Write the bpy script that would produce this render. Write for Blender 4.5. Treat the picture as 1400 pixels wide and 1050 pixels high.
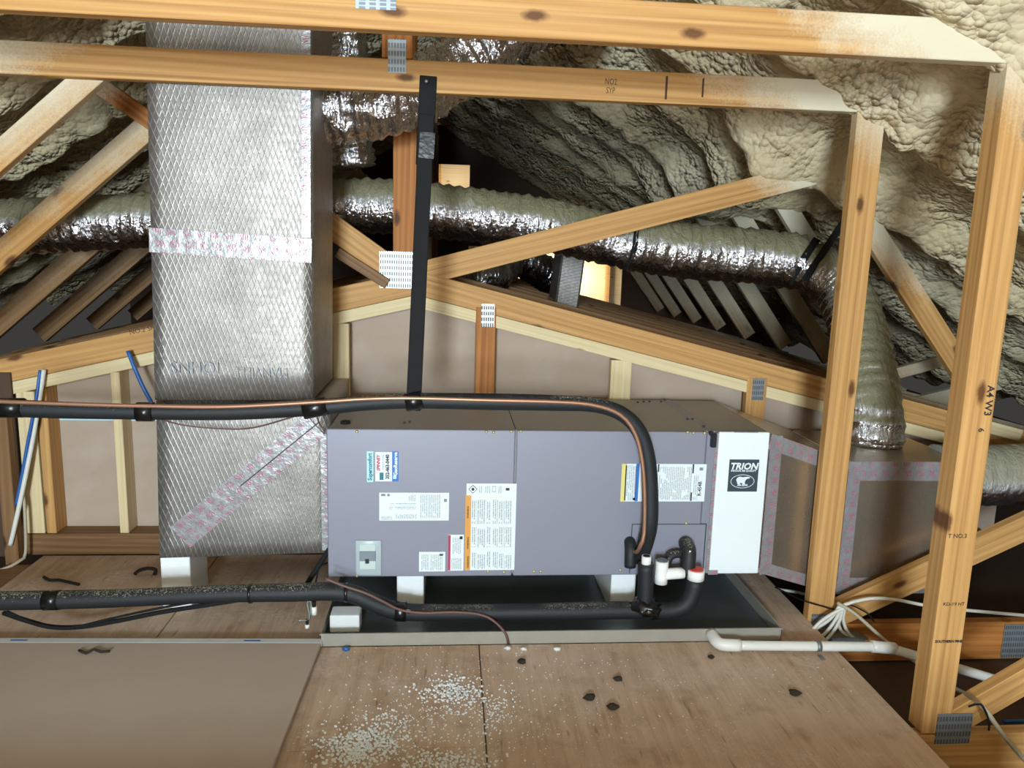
import bpy, bmesh, math, random
from mathutils import Vector, Matrix, noise

for o in list(bpy.data.objects):
    bpy.data.objects.remove(o)
SC = bpy.context.scene
COL = SC.collection
random.seed(7)

# ------------------------------------------------------------------ camera
HC = 1.22
FPX = 1057.0
RX, RY, RZ = 0.17154804, -0.0821702, 0.02725418
def cam_rows():
    c, s = math.cos, math.sin
    B = Matrix(((1, 0, 0), (0, 0, -1), (0, 1, 0)))
    Mx = Matrix(((1, 0, 0), (0, c(RX), -s(RX)), (0, s(RX), c(RX))))
    My = Matrix(((c(RY), 0, s(RY)), (0, 1, 0), (-s(RY), 0, c(RY))))
    Mz = Matrix(((c(RZ), -s(RZ), 0), (s(RZ), c(RZ), 0), (0, 0, 1)))
    return Mz @ Mx @ My @ B
CM = cam_rows()
CAMP = Vector((0, 0, HC))
cam = bpy.data.cameras.new('camera')
camo = bpy.data.objects.new('camera', cam)
COL.objects.link(camo)
r0, r1, r2 = CM[0], CM[1], CM[2]
camo.matrix_world = Matrix(((r0[0], -r1[0], -r2[0], 0), (r0[1], -r1[1], -r2[1], 0), (r0[2], -r1[2], -r2[2], HC), (0, 0, 0, 1)))
cam.sensor_width = 36.0
cam.lens = FPX / 1400 * 36
cam.clip_start = 0.02
SC.camera = camo

# ------------------------------------------------------------------ light
SC.view_settings.view_transform = 'Standard'
SC.view_settings.look = 'None'
SC.view_settings.gamma = 1
SC.view_settings.use_curve_mapping = False
SC.view_settings.exposure = 0.0
W = bpy.data.worlds.new('attic_air')
SC.world = W
W.use_nodes = True
W.node_tree.nodes['Background'].inputs[0].default_value = (0.9, 0.88, 0.85, 1)
W.node_tree.nodes['Background'].inputs[1].default_value = 0.05

def area(name, loc, target, sx, sy, power, color):
    l = bpy.data.lights.new(name, 'AREA')
    l.shape = 'RECTANGLE'; l.size = sx; l.size_y = sy; l.energy = power; l.color = color
    o = bpy.data.objects.new(name, l)
    COL.objects.link(o)
    o.location = loc
    o.rotation_euler = (Vector(target) - Vector(loc)).to_track_quat('-Z', 'Y').to_euler()
    return o
# daylight through the attic door behind the photographer
area('door_daylight', (-0.70, -3.6, 0.90), (0.0, 2.6, 1.0), 0.6, .8, 185, (0.73, 0.89, 1.0))
area('window_daylight', (-0.56, -3.0, 1.50), (0.1, 2.4, 0.6), 0.6, .42, 205, (0.75, 0.90, 1.0))
# wide cool fill lamp added behind the camera, not a source of the attic
area('attic_fill', (0.9, -2.2, 1.75), (0.4, 2.6, 1.4), 2.2, .9, 17, (0.88, 0.95, 1.0))
# daylight at the far gable vent
area('far_gable_daylight', (1.35, 8.85, .95), (1.35, 9.3, 0.75), 0.5, 0.3, 14, (1.0, 0.92, 0.80))
area('far_vent_daylight', (0.05, 8.95, 1.98), (0.05, 9.3, 1.95), 0.3, 0.2, 1.6, (1.0, 0.92, 0.80))

# ------------------------------------------------------------------ helpers
def ray(px, py):
    a, b = (px - 700) / FPX, (py - 525) / FPX
    return Vector((r0[i] * a + r1[i] * b + r2[i] for i in range(3)))
def at(px, py, Y):
    d = ray(px, py); return CAMP + d * (Y / d.y)
def atz(px, py, z):
    d = ray(px, py); return CAMP + d * ((z - HC) / d.z)
def V(*a): return Vector(a)
def lin(h):
    h = h.lstrip('#')
    out = []
    for i in (0, 2, 4):
        c = int(h[i:i + 2], 16) / 255
        out.append(c / 12.92 if c <= .04045 else ((c + .055) / 1.055) ** 2.4)
    return (*out, 1)

class NT:
    def __init__(self, name):
        self.m = bpy.data.materials.new(name)
        self.m.use_nodes = True
        self.t = self.m.node_tree
        self.b = self.t.nodes['Principled BSDF']
    def n(self, typ, ins=None, **props):
        nd = self.t.nodes.new('ShaderNode' + typ)
        for k, v in props.items(): setattr(nd, k, v)
        for k, v in (ins or {}).items(): self.set(nd, k, v)
        return nd
    def set(self, nd, k, v):
        s = nd.inputs[k]
        if isinstance(v, bpy.types.NodeSocket): self.t.links.new(v, s)
        elif isinstance(v, bpy.types.Node): self.t.links.new(v.outputs[0], s)
        else: s.default_value = v
    def math(self, op, a, b=0.0, c=0.0):
        return self.n('Math', {0: a, 1: b, 2: c}, operation=op).outputs[0]
    def mix(self, f, a, b, blend='MIX'):
        nd = self.n('Mix', None, data_type='RGBA', blend_type=blend)
        self.set(nd, 0, f); self.set(nd, 6, a); self.set(nd, 7, b)
        return nd.outputs[2]
    def ramp(self, f, lo, hi):
        return self.n('MapRange', {0: f, 1: lo, 2: hi, 3: 0.0, 4: 1.0}, clamp=True).outputs[0]
    def noise(self, vec, scale, detail=3.0, rough=.5, dist=0.0):
        return self.n('TexNoise', {'Vector': vec, 'Scale': scale, 'Detail': detail, 'Roughness': rough, 'Distortion': dist}).outputs[0]
    def mapping(self, vec, scale, loc=(0, 0, 0), rot=(0, 0, 0)):
        return self.n('Mapping', {0: vec, 1: loc, 2: rot, 3: scale}).outputs[0]
    def obj(self): return self.n('TexCoord').outputs['Object']
    def pos(self): return self.n('NewGeometry').outputs['Position']
    def bump(self, h, strength=.3, dist=.01):
        nd = self.n('Bump', {'Strength': strength, 'Distance': dist, 'Height': h})
        self.set(self.b, 'Normal', nd.outputs[0])
    def out(self, color=None, rough=None, metal=None):
        if color is not None: self.set(self.b, 'Base Color', color)
        if rough is not None: self.set(self.b, 'Roughness', rough)
        if metal is not None: self.set(self.b, 'Metallic', metal)
        return self.m

def flat(name, color, rough=.6, metal=0.0, var=.06, bump=0.0, scale=18):
    t = NT(name)
    nz = t.noise(t.obj(), scale, 4)
    c = lin(color)
    d = tuple(x * (1 - 2.2 * var) for x in c[:3]) + (1,)
    t.out(t.mix(nz, d, c), rough, metal)
    if bump: t.bump(nz, bump, .004)
    return t.m

RIDGE_X, ROOF_RIDGE, ROOF_S = -0.165, 2.504, 0.59
def roof_z(x):
    return ROOF_RIDGE - ROOF_S * abs(x - RIDGE_X)

def wood(name, light, dark, knot='#4c220f', spray=True, ring=1.0, spray_lo=.10, spray_hi=.24, knots=.055, rough=.62):
    t = NT(name)
    o = t.obj()
    rnd = t.n('ObjectInfo').outputs['Random']
    off = t.n('CombineXYZ', {0: t.math('MULTIPLY', rnd, 37.0), 1: t.math('MULTIPLY', rnd, 11.0), 2: t.math('MULTIPLY', rnd, 5.0)}).outputs[0]
    p = t.n('VectorMath', {0: o, 1: off}, operation='ADD').outputs[0]
    warp = t.noise(t.mapping(p, (1.3, 7, 7)), 1.0, 2)
    # growth bands stretched along the board
    g1 = t.noise(t.mapping(p, (.55, 42, 42)), 1.0, 3, .55, .6)
    wv = t.n('TexWave', {'Vector': t.mapping(p, (.5, 16, 16)), 'Scale': 1.6, 'Distortion': 5.0, 'Detail': 2.0, 'Detail Scale': .7}, wave_type='BANDS', bands_direction='DIAGONAL').outputs[1]
    fine = t.noise(t.mapping(p, (.7, 150, 150)), 1.0, 2, .5, .3)
    band = t.math('ADD', t.math('MULTIPLY', g1, .75), t.math('MULTIPLY', wv, .25 * ring))
    f = t.ramp(band, .30, .85)
    c = t.mix(f, lin(light), lin(dark))
    c = t.mix(t.math('MULTIPLY', t.ramp(fine, .52, .70), .30), c, lin(knot))
    # slow change of tone along the board
    c = t.mix(t.math('MULTIPLY', t.ramp(warp, .35, .7), .35), c, lin(light))
    # knots
    ps = t.n('SeparateXYZ', {0: p})
    kv = t.n('CombineXYZ', {0: t.math('MULTIPLY', ps.outputs[0], 3.2), 1: t.math('MULTIPLY', ps.outputs[2], 7.5), 2: 0.0}).outputs[0]
    vo = t.n('TexVoronoi', {'Vector': kv, 'Scale': 1.0, 'Randomness': 1.0}, voronoi_dimensions='2D')
    gate = t.n('SeparateColor', {0: vo.outputs['Color']}).outputs[0]
    vo = t.math('ADD', vo.outputs['Distance'], t.math('MULTIPLY', t.math('GREATER_THAN', gate, .45), .5))
    kd = t.math('ADD', vo, t.math('MULTIPLY', t.noise(p, 60, 2), .05))
    k = t.math('SUBTRACT', 1.0, t.ramp(kd, knots + .02, knots + .085))
    c = t.mix(t.math('MULTIPLY', k, .85), c, lin(knot))
    if spray:
        g = t.pos()
        sx = t.n('SeparateXYZ', {0: g})
        ax = t.math('ABSOLUTE', t.math('SUBTRACT', sx.outputs[0], RIDGE_X))
        rz = t.math('SUBTRACT', ROOF_RIDGE, t.math('MULTIPLY', ax, ROOF_S))
        d = t.math('SUBTRACT', rz, sx.outputs[2])
        d = t.math('ADD', d, t.math('MULTIPLY', t.math('SUBTRACT', t.noise(g, 9, 5, .7), .5), .22))
        d = t.math('ADD', d, t.math('MULTIPLY', t.math('SUBTRACT', t.noise(g, 160, 2), .5), .12))
        m = t.math('SUBTRACT', 1.0, t.ramp(d, spray_lo, spray_hi))
        c = t.mix(m, c, lin('#d6cbb0'))
    t.out(c, rough)
    t.set(t.b, 'Specular IOR Level', .3)
    t.bump(t.math('ADD', band, t.math('MULTIPLY', fine, .4)), .12, .003)
    return t.m

M = {}
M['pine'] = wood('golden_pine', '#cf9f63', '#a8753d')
M['pine_sprayed'] = wood('sprayed_pine', '#cf9d5e', '#a87238', spray_lo=.28, spray_hi=.46)
M['pine_post'] = wood('golden_pine_post', '#cf9f63', '#a8753d', spray_lo=-.06, spray_hi=.13)
M['pine_orange'] = wood('orange_pine', '#bb7a3c', '#8a4d1f', '#3f1c0c')
M['pine_pale'] = wood('pale_spruce', '#e3cfa4', '#cdb07c', '#8d6238', spray=False, ring=.6, knots=.03)
M['pine_brown'] = wood('dull_brown_pine', '#8d6a47', '#684629', '#2c170c')
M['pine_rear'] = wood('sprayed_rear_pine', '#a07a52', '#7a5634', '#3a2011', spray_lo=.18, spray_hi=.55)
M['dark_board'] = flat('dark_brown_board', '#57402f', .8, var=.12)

def foam_mat():
    t = NT('cream_spray_foam')
    p = t.pos()
    n1 = t.noise(p, 3.5, 4); n2 = t.noise(p, 26, 5, .6)
    c = t.mix(t.ramp(n1, .3, .7), lin('#cbb88e'), lin('#d9caab'))
    c = t.mix(t.math('MULTIPLY', t.ramp(n2, .45, .75), .25), c, lin('#b5a67f'))
    va = t.n('TexVoronoi', {'Vector': p, 'Scale': 24.0}).outputs[0]
    vb = t.n('TexVoronoi', {'Vector': p, 'Scale': 52.0}).outputs[0]
    zone = t.math('ADD', .25, t.math('MULTIPLY', t.ramp(t.noise(p, 3.0, 2), .40, .58), .95))
    h = t.math('ADD', t.math('MULTIPLY', t.math('MULTIPLY', va, va), -1.5), t.math('MULTIPLY', t.math('MULTIPLY', vb, vb), -.8))
    h = t.math('MULTIPLY', h, zone)
    t.out(c, .75)
    t.bump(h, .9, .022)
    return t.m
M['foam'] = foam_mat()

def ply_mat():
    t = NT('dusty_plywood')
    p = t.pos()
    g = t.noise(t.mapping(p, (34, 2.2, 2)), 1.0, 5, .6, .5)
    b = t.noise(p, 2.6, 4)
    f = t.noise(t.mapping(p, (150, 10, 10)), 1.0, 3)
    c = t.mix(t.ramp(g, .3, .72), lin('#d2b79f'), lin('#b39379'))
    c = t.mix(t.math('MULTIPLY', t.ramp(f, .5, .75), .28), c, lin('#84634a'))
    c = t.mix(t.math('MULTIPLY', t.ramp(b, .42, .68), .5), c, lin('#dfcbb8'))
    sp = t.noise(p, 130, 2)
    du = t.math('MULTIPLY', t.ramp(sp, .64, .70), t.ramp(t.noise(p, 3.1, 3), .45, .6))
    c = t.mix(du, c, lin('#dcd6cc'))
    pat = t.math('MULTIPLY', t.ramp(t.noise(p, 4.6, 4, .6), .54, .72), t.ramp(t.noise(p, 75, 4, .7), .42, .62))
    c = t.mix(t.math('MULTIPLY', pat, .75), c, lin('#e2ddd5'))
    scr = t.noise(t.mapping(p, (60, 9, 9), (3, 1, 0), (0, 0, .35)), 1.0, 2)
    c = t.mix(t.math('MULTIPLY', t.ramp(scr, .66, .74), .5), c, lin('#6a4c36'))
    blot = t.noise(p, 11, 4, .6)
    c = t.mix(t.math('MULTIPLY', t.ramp(blot, .52, .75), .45), c, lin('#8a6a50'))
    t.out(c, .8)
    t.bump(g, .15, .003)
    return t.m
M['ply'] = ply_mat()

def foil_scrim():
    t = NT('foil_scrim_wrap')
    o = t.obj()
    s = t.n('SeparateXYZ', {0: o})
    u = t.math('ADD', s.outputs[0], s.outputs[1]); v = s.outputs[2]
    wob = t.math('MULTIPLY', t.noise(o, 14, 2), .012)
    def fam(a, b, per):
        q = t.math('ADD', t.math('MULTIPLY', u, a / per), t.math('MULTIPLY', t.math('ADD', v, wob), b / per))
        q = t.math('FRACT', q)
        q = t.math('ABSOLUTE', t.math('SUBTRACT', q, .5))
        return t.ramp(q, .36, .47)
    l = t.math('MAXIMUM', fam(1.0, .36, .0165), t.math('MULTIPLY', fam(1.0, -.36, .0165), .45))
    br = t.ramp(t.noise(o, 60, 3), .35, .6)
    l = t.math('MULTIPLY', l, t.math('ADD', .25, t.math('MULTIPLY', br, .75)))
    cr = t.noise(o, 5.5, 5, .6)
    c = t.mix(t.ramp(cr, .3, .7), lin('#837d76'), lin('#a09a93'))
    c = t.mix(t.math('MULTIPLY', l, .55), c, lin('#dcd9d3'))
    t.out(c, t.math('ADD', .40, t.math('MULTIPLY', t.noise(o, 30, 3), .16)), .72)
    t.bump(t.math('ADD', l, t.math('MULTIPLY', cr, 2.0)), .35, .004)
    return t.m
M['scrim'] = foil_scrim()

def foil_brown():
    t = NT('dusty_foil_board')
    o = t.obj()
    cr = t.noise(o, 7, 5, .6); sp = t.noise(o, 230, 2)
    c = t.mix(t.ramp(cr, .3, .7), lin('#b0a596'), lin('#c4b8a6'))
    c = t.mix(t.ramp(sp, .62, .70), c, lin('#d8cfa8'))
    t.out(c, t.math('ADD', .24, t.math('MULTIPLY', sp, .12)), .85)
    t.bump(t.math('ADD', cr, t.math('MULTIPLY', sp, .25)), .18, .006)
    return t.m
M['foil_board'] = foil_brown()

def crinkle(name, dust='#8c8668', silver='#d4d1d4', dust_lo=-.02, dust_hi=.34, rough=.2):
    t = NT(name)
    p = t.pos()
    nrm = t.n('NewGeometry').outputs['Normal']
    nz = t.n('SeparateXYZ', {0: nrm}).outputs[2]
    w = t.noise(t.mapping(p, (17, 6, 6)), 1.0, 4, .6, 2.2)
    w2 = t.noise(p, 70, 3)
    d = t.ramp(t.math('ADD', nz, t.math('MULTIPLY', t.math('SUBTRACT', w2, .5), .5)), dust_lo, dust_hi)
    c = t.mix(d, lin(silver), lin(dust))
    t.out(c, t.math('ADD', rough, t.math('MULTIPLY', d, .5)), t.math('SUBTRACT', 1.0, t.math('MULTIPLY', d, .9)))
    t.bump(t.math('ADD', w, t.math('MULTIPLY', w2, .35)), .75, .02)
    return t.m
M['flex'] = crinkle('silver_flex_sleeve')
M['flex_clean'] = crinkle('clean_silver_sleeve', dust_lo=.75, dust_hi=1.2)
M['flex_dust'] = crinkle('dusty_flex_sleeve', '#99957f', dust_lo=-.35, dust_hi=.2, rough=.3)

def tape_mat(name='printed_foil_tape', base='#b9b7b8', ink='#b0305c'):
    t = NT(name)
    s = t.n('SeparateXYZ', {0: t.obj()})
    x, z = s.outputs[0], s.outputs[2]
    wob = t.math('MULTIPLY', t.noise(t.obj(), 45, 2), .02)
    xs = t.math('ADD', t.math('ADD', x, wob), t.math('MULTIPLY', z, .25))
    blk = t.math('LESS_THAN', t.math('FRACT', t.math('MULTIPLY', xs, 1 / .042)), .55)
    bar = t.math('LESS_THAN', t.math('FRACT', t.math('MULTIPLY', xs, 1 / .0062)), .5)
    row = t.math('LESS_THAN', t.math('FRACT', t.math('ADD', t.math('MULTIPLY', z, 1 / .036), .5)), .62)
    nz = t.math('GREATER_THAN', t.noise(t.obj(), 120, 3), .44)
    m = t.math('MULTIPLY', t.math('MULTIPLY', blk, bar), t.math('MULTIPLY', row, nz))
    cr = t.noise(t.obj(), 24, 4, .6)
    c = t.mix(t.math('MULTIPLY', m, .7), t.mix(cr, lin('#8a888a'), lin(base)), lin(ink))
    t.out(c, .36, t.math('SUBTRACT', .45, t.math('MULTIPLY', m, .4)))
    t.bump(cr, .5, .008)
    return t.m
M['tape'] = tape_mat()

def plate_mat(name, base, slot, per=(.0085, .022)):
    t = NT(name)
    s = t.n('SeparateXYZ', {0: t.obj()})
    x, z = s.outputs[0], s.outputs[2]
    rowf = t.math('FRACT', t.math('MULTIPLY', z, 1 / per[1]))
    colf = t.math('FRACT', t.math('MULTIPLY', x, 1 / per[0]))
    m = t.math('MULTIPLY', t.math('LESS_THAN', rowf, .62), t.math('LESS_THAN', colf, .62))
    n = t.noise(t.obj(), 40, 3)
    c = t.mix(t.math('MULTIPLY', m, .95), t.mix(n, lin(base), lin('#8f9496')), lin(slot))
    t.out(c, .4, .55)
    t.bump(m, .4, -.002)
    return t.m
M['plate'] = plate_mat('toothed_truss_plate', '#c9ccc6', '#2b2925')
M['plate_dull'] = plate_mat('dull_truss_plate', '#a3abb2', '#6a7075')

def galv():
    t = NT('galvanized_sheet')
    p = t.obj()
    v = t.n('TexVoronoi', {'Vector': p, 'Scale': 55.0}).outputs['Color']
    v = t.n('SeparateColor', {0: v}).outputs[0]
    n = t.noise(p, 5, 4)
    c = t.mix(t.ramp(n, .3, .7), lin('#6f7a7f'), lin('#90989a'))
    c = t.mix(t.math('MULTIPLY', v, .15), c, lin('#c5c9c8'))
    t.out(c, t.math('ADD', .34, t.math('MULTIPLY', n, .25)), .6)
    t.bump(n, .05, .004)
    return t.m
M['galv'] = galv()
M['pan_dark'] = flat('dark_reflective_pan', '#7d888c', .34, .6, .15, scale=7)
M['galv_lip'] = flat('dull_galvanized_lip', '#b5b1a6', .5, .35, .1)
M['steel_gray'] = flat('blue_gray_painted_steel', '#8b8a96', .42, .15, .02, scale=6)
M['steel_top'] = flat('dusty_gray_steel', '#a39e97', .5, .1, .08, scale=9)
M['white'] = flat('white_painted_steel', '#e6eaea', .45, 0, .01)
M['eps'] = flat('white_foam_block', '#eef0f0', .85, 0, .02, .3, 160)
M['pvc'] = flat('white_pvc', '#ecebe4', .32, 0, .02)
M['red'] = flat('red_cap', '#e0503e', .4, 0, .03)
def rubber():
    t = NT('black_foam_rubber')
    p = t.pos()
    n = t.noise(p, 120, 3)
    nz = t.n('SeparateXYZ', {0: t.n('NewGeometry').outputs['Normal']}).outputs[2]
    d = t.math('MULTIPLY', t.ramp(t.math('ADD', t.math('MULTIPLY', nz, .35), t.noise(p, 210, 2)), .80, .92), t.ramp(t.noise(p, 4, 2), .42, .6))
    t.out(t.mix(t.math('MULTIPLY', d, .7), t.mix(n, lin('#131517'), lin('#212427')), lin('#a39c86')), .62)
    t.bump(n, .12, .003)
    return t.m
M['rubber'] = rubber()
M['tape_black'] = flat('black_tape', '#141414', .3, 0, .1, .3, 60)
M['black'] = flat('matte_black', '#08080a', .85, 0, .1)
M['copper'] = flat('copper_tube', '#b98a70', .4, .6, .05)
M['wire_brown'] = flat('brown_wire', '#6b4a40', .5, 0, .05)
M['cable_white'] = flat('white_cable', '#e4e1d6', .45, 0, .04)
M['cable_tan'] = flat('tan_cable', '#b9ad94', .5, 0, .06)
M['blue'] = flat('blue_cable', '#2d62a8', .4, 0, .04)
def drywall_mat(name, a, b):
    t = NT(name)
    p = t.pos()
    n = t.noise(t.mapping(p, (1.2, 1.2, 5)), 1.0, 5, .6); n2 = t.noise(p, 7, 4)
    c = t.mix(t.ramp(n, .3, .7), lin(a), lin(b))
    c = t.mix(t.math('MULTIPLY', t.ramp(n2, .5, .75), .3), c, lin('#c2b7ab'))
    t.out(c, .85)
    return t.m
M['drywall'] = drywall_mat('drywall_back_paper', '#ab9683', '#b5a08d')
M['drywall_floor'] = drywall_mat('dusty_drywall_sheet', '#b5a597', '#c1b2a5')
M['paper_white'] = flat('white_edge_paper', '#d9dbdb', .7)
M['label_white'] = flat('label_paper', '#dfe5e6', .55, 0, .01)
M['label_cyan'] = flat('pale_cyan_label', '#b5dde2', .5, 0, .02)
M['label_blue'] = flat('blue_label', '#2f6fc0', .5, 0, .02)
M['label_orange'] = flat('orange_label_bar', '#dd9a44', .5, 0, .03)
M['label_yellow'] = flat('yellow_label_bar', '#e2d27a', .5, 0, .03)
M['ink'] = flat('dark_ink', '#24282b', .6, 0, .02)
M['ink_gray'] = flat('gray_ink', '#7b8488', .6, 0, .02)
M['ink_pale'] = flat('pale_gray_ink', '#8f959c', .5, .3, .02)
M['ink_red'] = flat('red_ink', '#b6304e', .6, 0, .02)
M['ink_teal'] = flat('teal_ink', '#1d7480', .6, 0, .02)
M['ink_brown'] = flat('brown_ink', '#4a3020', .7, 0, .02)
M['logo_dark'] = flat('slate_logo_plate', '#39444c', .45, 0, .02)
M['well'] = flat('pale_well', '#c8d3cd', .3)
M['clear'] = flat('pale_window_plastic', '#aeb8ba', .25, 0, .03)
M['latch'] = flat('dark_latch', '#23282e', .4, .2, .05)
M['screw'] = flat('yellow_zinc_screw', '#cfc48a', .35, .5, .05)
M['rust'] = flat('dark_crumb', '#3a3028', .9, 0, .2, .5, 90)

def text_lines(name, vertical, per, ink='#6d7679', base='#dfe5e6', dens=.42):
    t = NT(name)
    s = t.n('SeparateXYZ', {0: t.obj()})
    a, b = (s.outputs[0], s.outputs[2]) if vertical else (s.outputs[2], s.outputs[0])
    q = t.math('MULTIPLY', a, 1 / per)
    line = t.math('LESS_THAN', t.math('FRACT', q), .55)
    cv = t.n('CombineXYZ', {0: t.math('FLOOR', q), 1: t.math('MULTIPLY', b, 420.0), 2: 0.0}).outputs[0]
    nn = t.noise(cv, 1.0, 1)
    cv2 = t.n('CombineXYZ', {0: t.math('MULTIPLY', t.math('FLOOR', q), .31), 1: t.math('MULTIPLY', b, 22.0), 2: 3.0}).outputs[0]
    gap = t.math('GREATER_THAN', t.noise(cv2, 1.0, 1), .40)
    m = t.math('MULTIPLY', t.math('MULTIPLY', line, t.math('GREATER_THAN', nn, dens)), gap)
    t.out(t.mix(t.math('MULTIPLY', m, .6), lin(base), lin(ink)), .55)
    return t.m
M['lines_v'] = text_lines('fine_print_upright', True, .0062)
M['lines_vd'] = text_lines('dark_fine_print_upright', True, .0066, '#3f474b')
M['lines_h'] = text_lines('fine_print_flat', False, .006)

# ------------------------------------------------------------------ object makers
def tag(o, label=None, cat=None, group=None, kind=None):
    if label: o['label'] = label
    if cat: o['category'] = cat
    if group: o['group'] = group
    if kind: o['kind'] = kind
    return o
def thing(name, loc, label, cat, group=None, kind=None):
    o = bpy.data.objects.new(name, None)
    o.empty_display_size = .05
    COL.objects.link(o)
    o.location = loc
    bpy.context.view_layer.update()
    return tag(o, label, cat, group, kind)
def world_loc(o):
    v = Vector(o.location)
    p = o.parent
    while p:
        v = p.matrix_local @ v if p.parent is None else (p.matrix_local @ v)
        p = p.parent
    return v
WM = {}
def link(name, me, mat, parent=None, mw=None):
    o = bpy.data.objects.new(name, me)
    COL.objects.link(o)
    if mat is not None and not me.materials: me.materials.append(mat)
    mw = mw or Matrix.Identity(4)
    WM[o.name] = mw.copy()
    if parent is not None:
        pm = WM.get(parent.name)
        if pm is None: pm = Matrix.Translation(parent.location)
        o.parent = parent
        o.matrix_local = pm.inverted() @ mw
    else:
        o.matrix_local = mw
    return o
def bm_mesh(bm, name='mesh', smooth=False):
    me = bpy.data.meshes.new(name)
    bmesh.ops.recalc_face_normals(bm, faces=bm.faces)
    bm.to_mesh(me); bm.free()
    if smooth:
        for p in me.polygons: p.use_smooth = True
    return me
def cube_bm(sx, sy, sz, bev=0.0, seg=1, bm=None, c=(0, 0, 0)):
    own = bm is None
    b = bm or bmesh.new()
    r = bmesh.ops.create_cube(b, size=1.0, matrix=Matrix.Translation(c) @ Matrix.Diagonal((sx, sy, sz, 1)))
    if bev > 0:
        ed = list({e for v in r['verts'] for e in v.link_edges})
        bmesh.ops.bevel(b, geom=ed, offset=min(bev, .45 * min(sx, sy, sz)), segments=seg, affect='EDGES', profile=.5)
    return b
def box(name, mat, lo, hi, parent=None, bev=.003, seg=1, smooth=False, origin=None):
    """axis aligned box between two corners; its origin sits at its centre"""
    lo, hi = Vector(lo), Vector(hi)
    c = (lo + hi) / 2; s = hi - lo
    me = bm_mesh(cube_bm(abs(s.x), abs(s.y), abs(s.z), bev, seg), name, smooth)
    return link(name, me, mat, parent, Matrix.Translation(c))
def slab(name, mat, A, B, width, thick, parent=None, nrm=(0, -1, 0), bev=.002, ext=(0, 0), bend=None):
    """board from A to B (centre line of its front face); front face looks along nrm; local x runs along it"""
    A, B = Vector(A), Vector(B)
    n = Vector(nrm).normalized()
    d = (B - A).normalized()
    A = A - d * ext[0]; B = B + d * ext[1]
    n = (n - d * n.dot(d)).normalized()
    y = -n                      # local y points away from the viewer
    z = d.cross(y).normalized()
    L = (B - A).length
    c = (A + B) / 2 + y * (thick / 2)
    mw = Matrix(((d.x, y.x, z.x, c.x), (d.y, y.y, z.y, c.y), (d.z, y.z, z.z, c.z), (0, 0, 0, 1)))
    me = bm_mesh(cube_bm(L, thick, width, bev), name)
    return link(name, me, mat, parent, mw)
def catmull(pts, step=.02, closed=False):
    P = [Vector(p) for p in pts]
    if len(P) == 2:
        n = max(2, int((P[1] - P[0]).length / step))
        return [P[0].lerp(P[1], i / n) for i in range(n + 1)]
    Q = [P[0] * 2 - P[1]] + P + [P[-1] * 2 - P[-2]]
    out = []
    for i in range(1, len(Q) - 2):
        a, b, c, d = Q[i - 1], Q[i], Q[i + 1], Q[i + 2]
        n = max(2, int((c - b).length / step))
        for k in range(n):
            t = k / n
            out.append(.5 * ((2 * b) + (c - a) * t + (2 * a - 5 * b + 4 * c - d) * t * t + (3 * b - a - 3 * c + d) * t ** 3))
    out.append(P[-1])
    return out
def tube_mesh(pts, rad, seg=12, step=.02, cap=True, smooth=True, disp=None, flat=None, name='tube', raw=False):
    C = pts if raw else catmull(pts, step)
    bm = bmesh.new()
    T = []
    for i in range(len(C)):
        a = C[max(0, i - 1)]; b = C[min(len(C) - 1, i + 1)]
        T.append((b - a).normalized())
    up = V(0, 0, 1) if abs(T[0].z) < .9 else V(0, -1, 0)
    N = (up - T[0] * up.dot(T[0])).normalized()
    rings = []; s = 0
    for i, p in enumerate(C):
        if i:
            s += (p - C[i - 1]).length
            N = (N - T[i] * N.dot(T[i])).normalized()
        Bn = T[i].cross(N)
        r = rad(s) if callable(rad) else rad
        ring = []
        for k in range(seg):
            a = 2 * math.pi * k / seg
            dv = N * math.cos(a) + Bn * math.sin(a)
            if flat: dv = N * math.cos(a) + Bn * math.sin(a) * flat
            rr = r + (disp(s, a, p + dv * r) if disp else 0)
            ring.append(bm.verts.new(p + dv * rr))
        rings.append(ring)
    for i in range(len(rings) - 1):
        for k in range(seg):
            bm.faces.new((rings[i][k], rings[i][(k + 1) % seg], rings[i + 1][(k + 1) % seg], rings[i + 1][k]))
    if cap:
        bm.faces.new(rings[0][::-1]); bm.faces.new(rings[-1])
    me = bm_mesh(bm, name)
    if smooth:
        for p in me.polygons: p.use_smooth = len(p.vertices) == 4
    return me
def tube(name, mat, pts, rad, parent=None, seg=10, step=.02, **k):
    return link(name, tube_mesh(pts, rad, seg, step, name=name, **k), mat, parent)
def lump(name, mat, c, sx, sy, sz, seed=0, amp=.3, parent=None, sub=2, freq=1.3):
    bm = bmesh.new()
    bmesh.ops.create_icosphere(bm, subdivisions=sub, radius=1)
    for v in bm.verts:
        k = 1 + amp * noise.noise(v.co * freq + V(seed * 7.1, seed, 0)) * 1.6
        v.co = V(v.co.x * sx * k, v.co.y * sy * k, v.co.z * sz * k)
    return link(name, bm_mesh(bm, name, True), mat, parent, Matrix.Translation(c))
def poly_plate(name, mat, pts, thick, parent=None, ynorm=(0, -1, 0)):
    """prism from a loop of world points, pushed back along -nrm by thick"""
    n = Vector(ynorm)
    bm = bmesh.new()
    c = sum((Vector(p) for p in pts), V(0, 0, 0)) / len(pts)
    a = [bm.verts.new(Vector(p) - c) for p in pts]
    b = [bm.verts.new(Vector(p) - c - n * thick) for p in pts]
    bm.faces.new(a); bm.faces.new(b[::-1])
    for i in range(len(pts)):
        j = (i + 1) % len(pts)
        bm.faces.new((a[i], b[i], b[j], a[j]))
    return link(name, bm_mesh(bm, name), mat, parent, Matrix.Translation(c))
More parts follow.
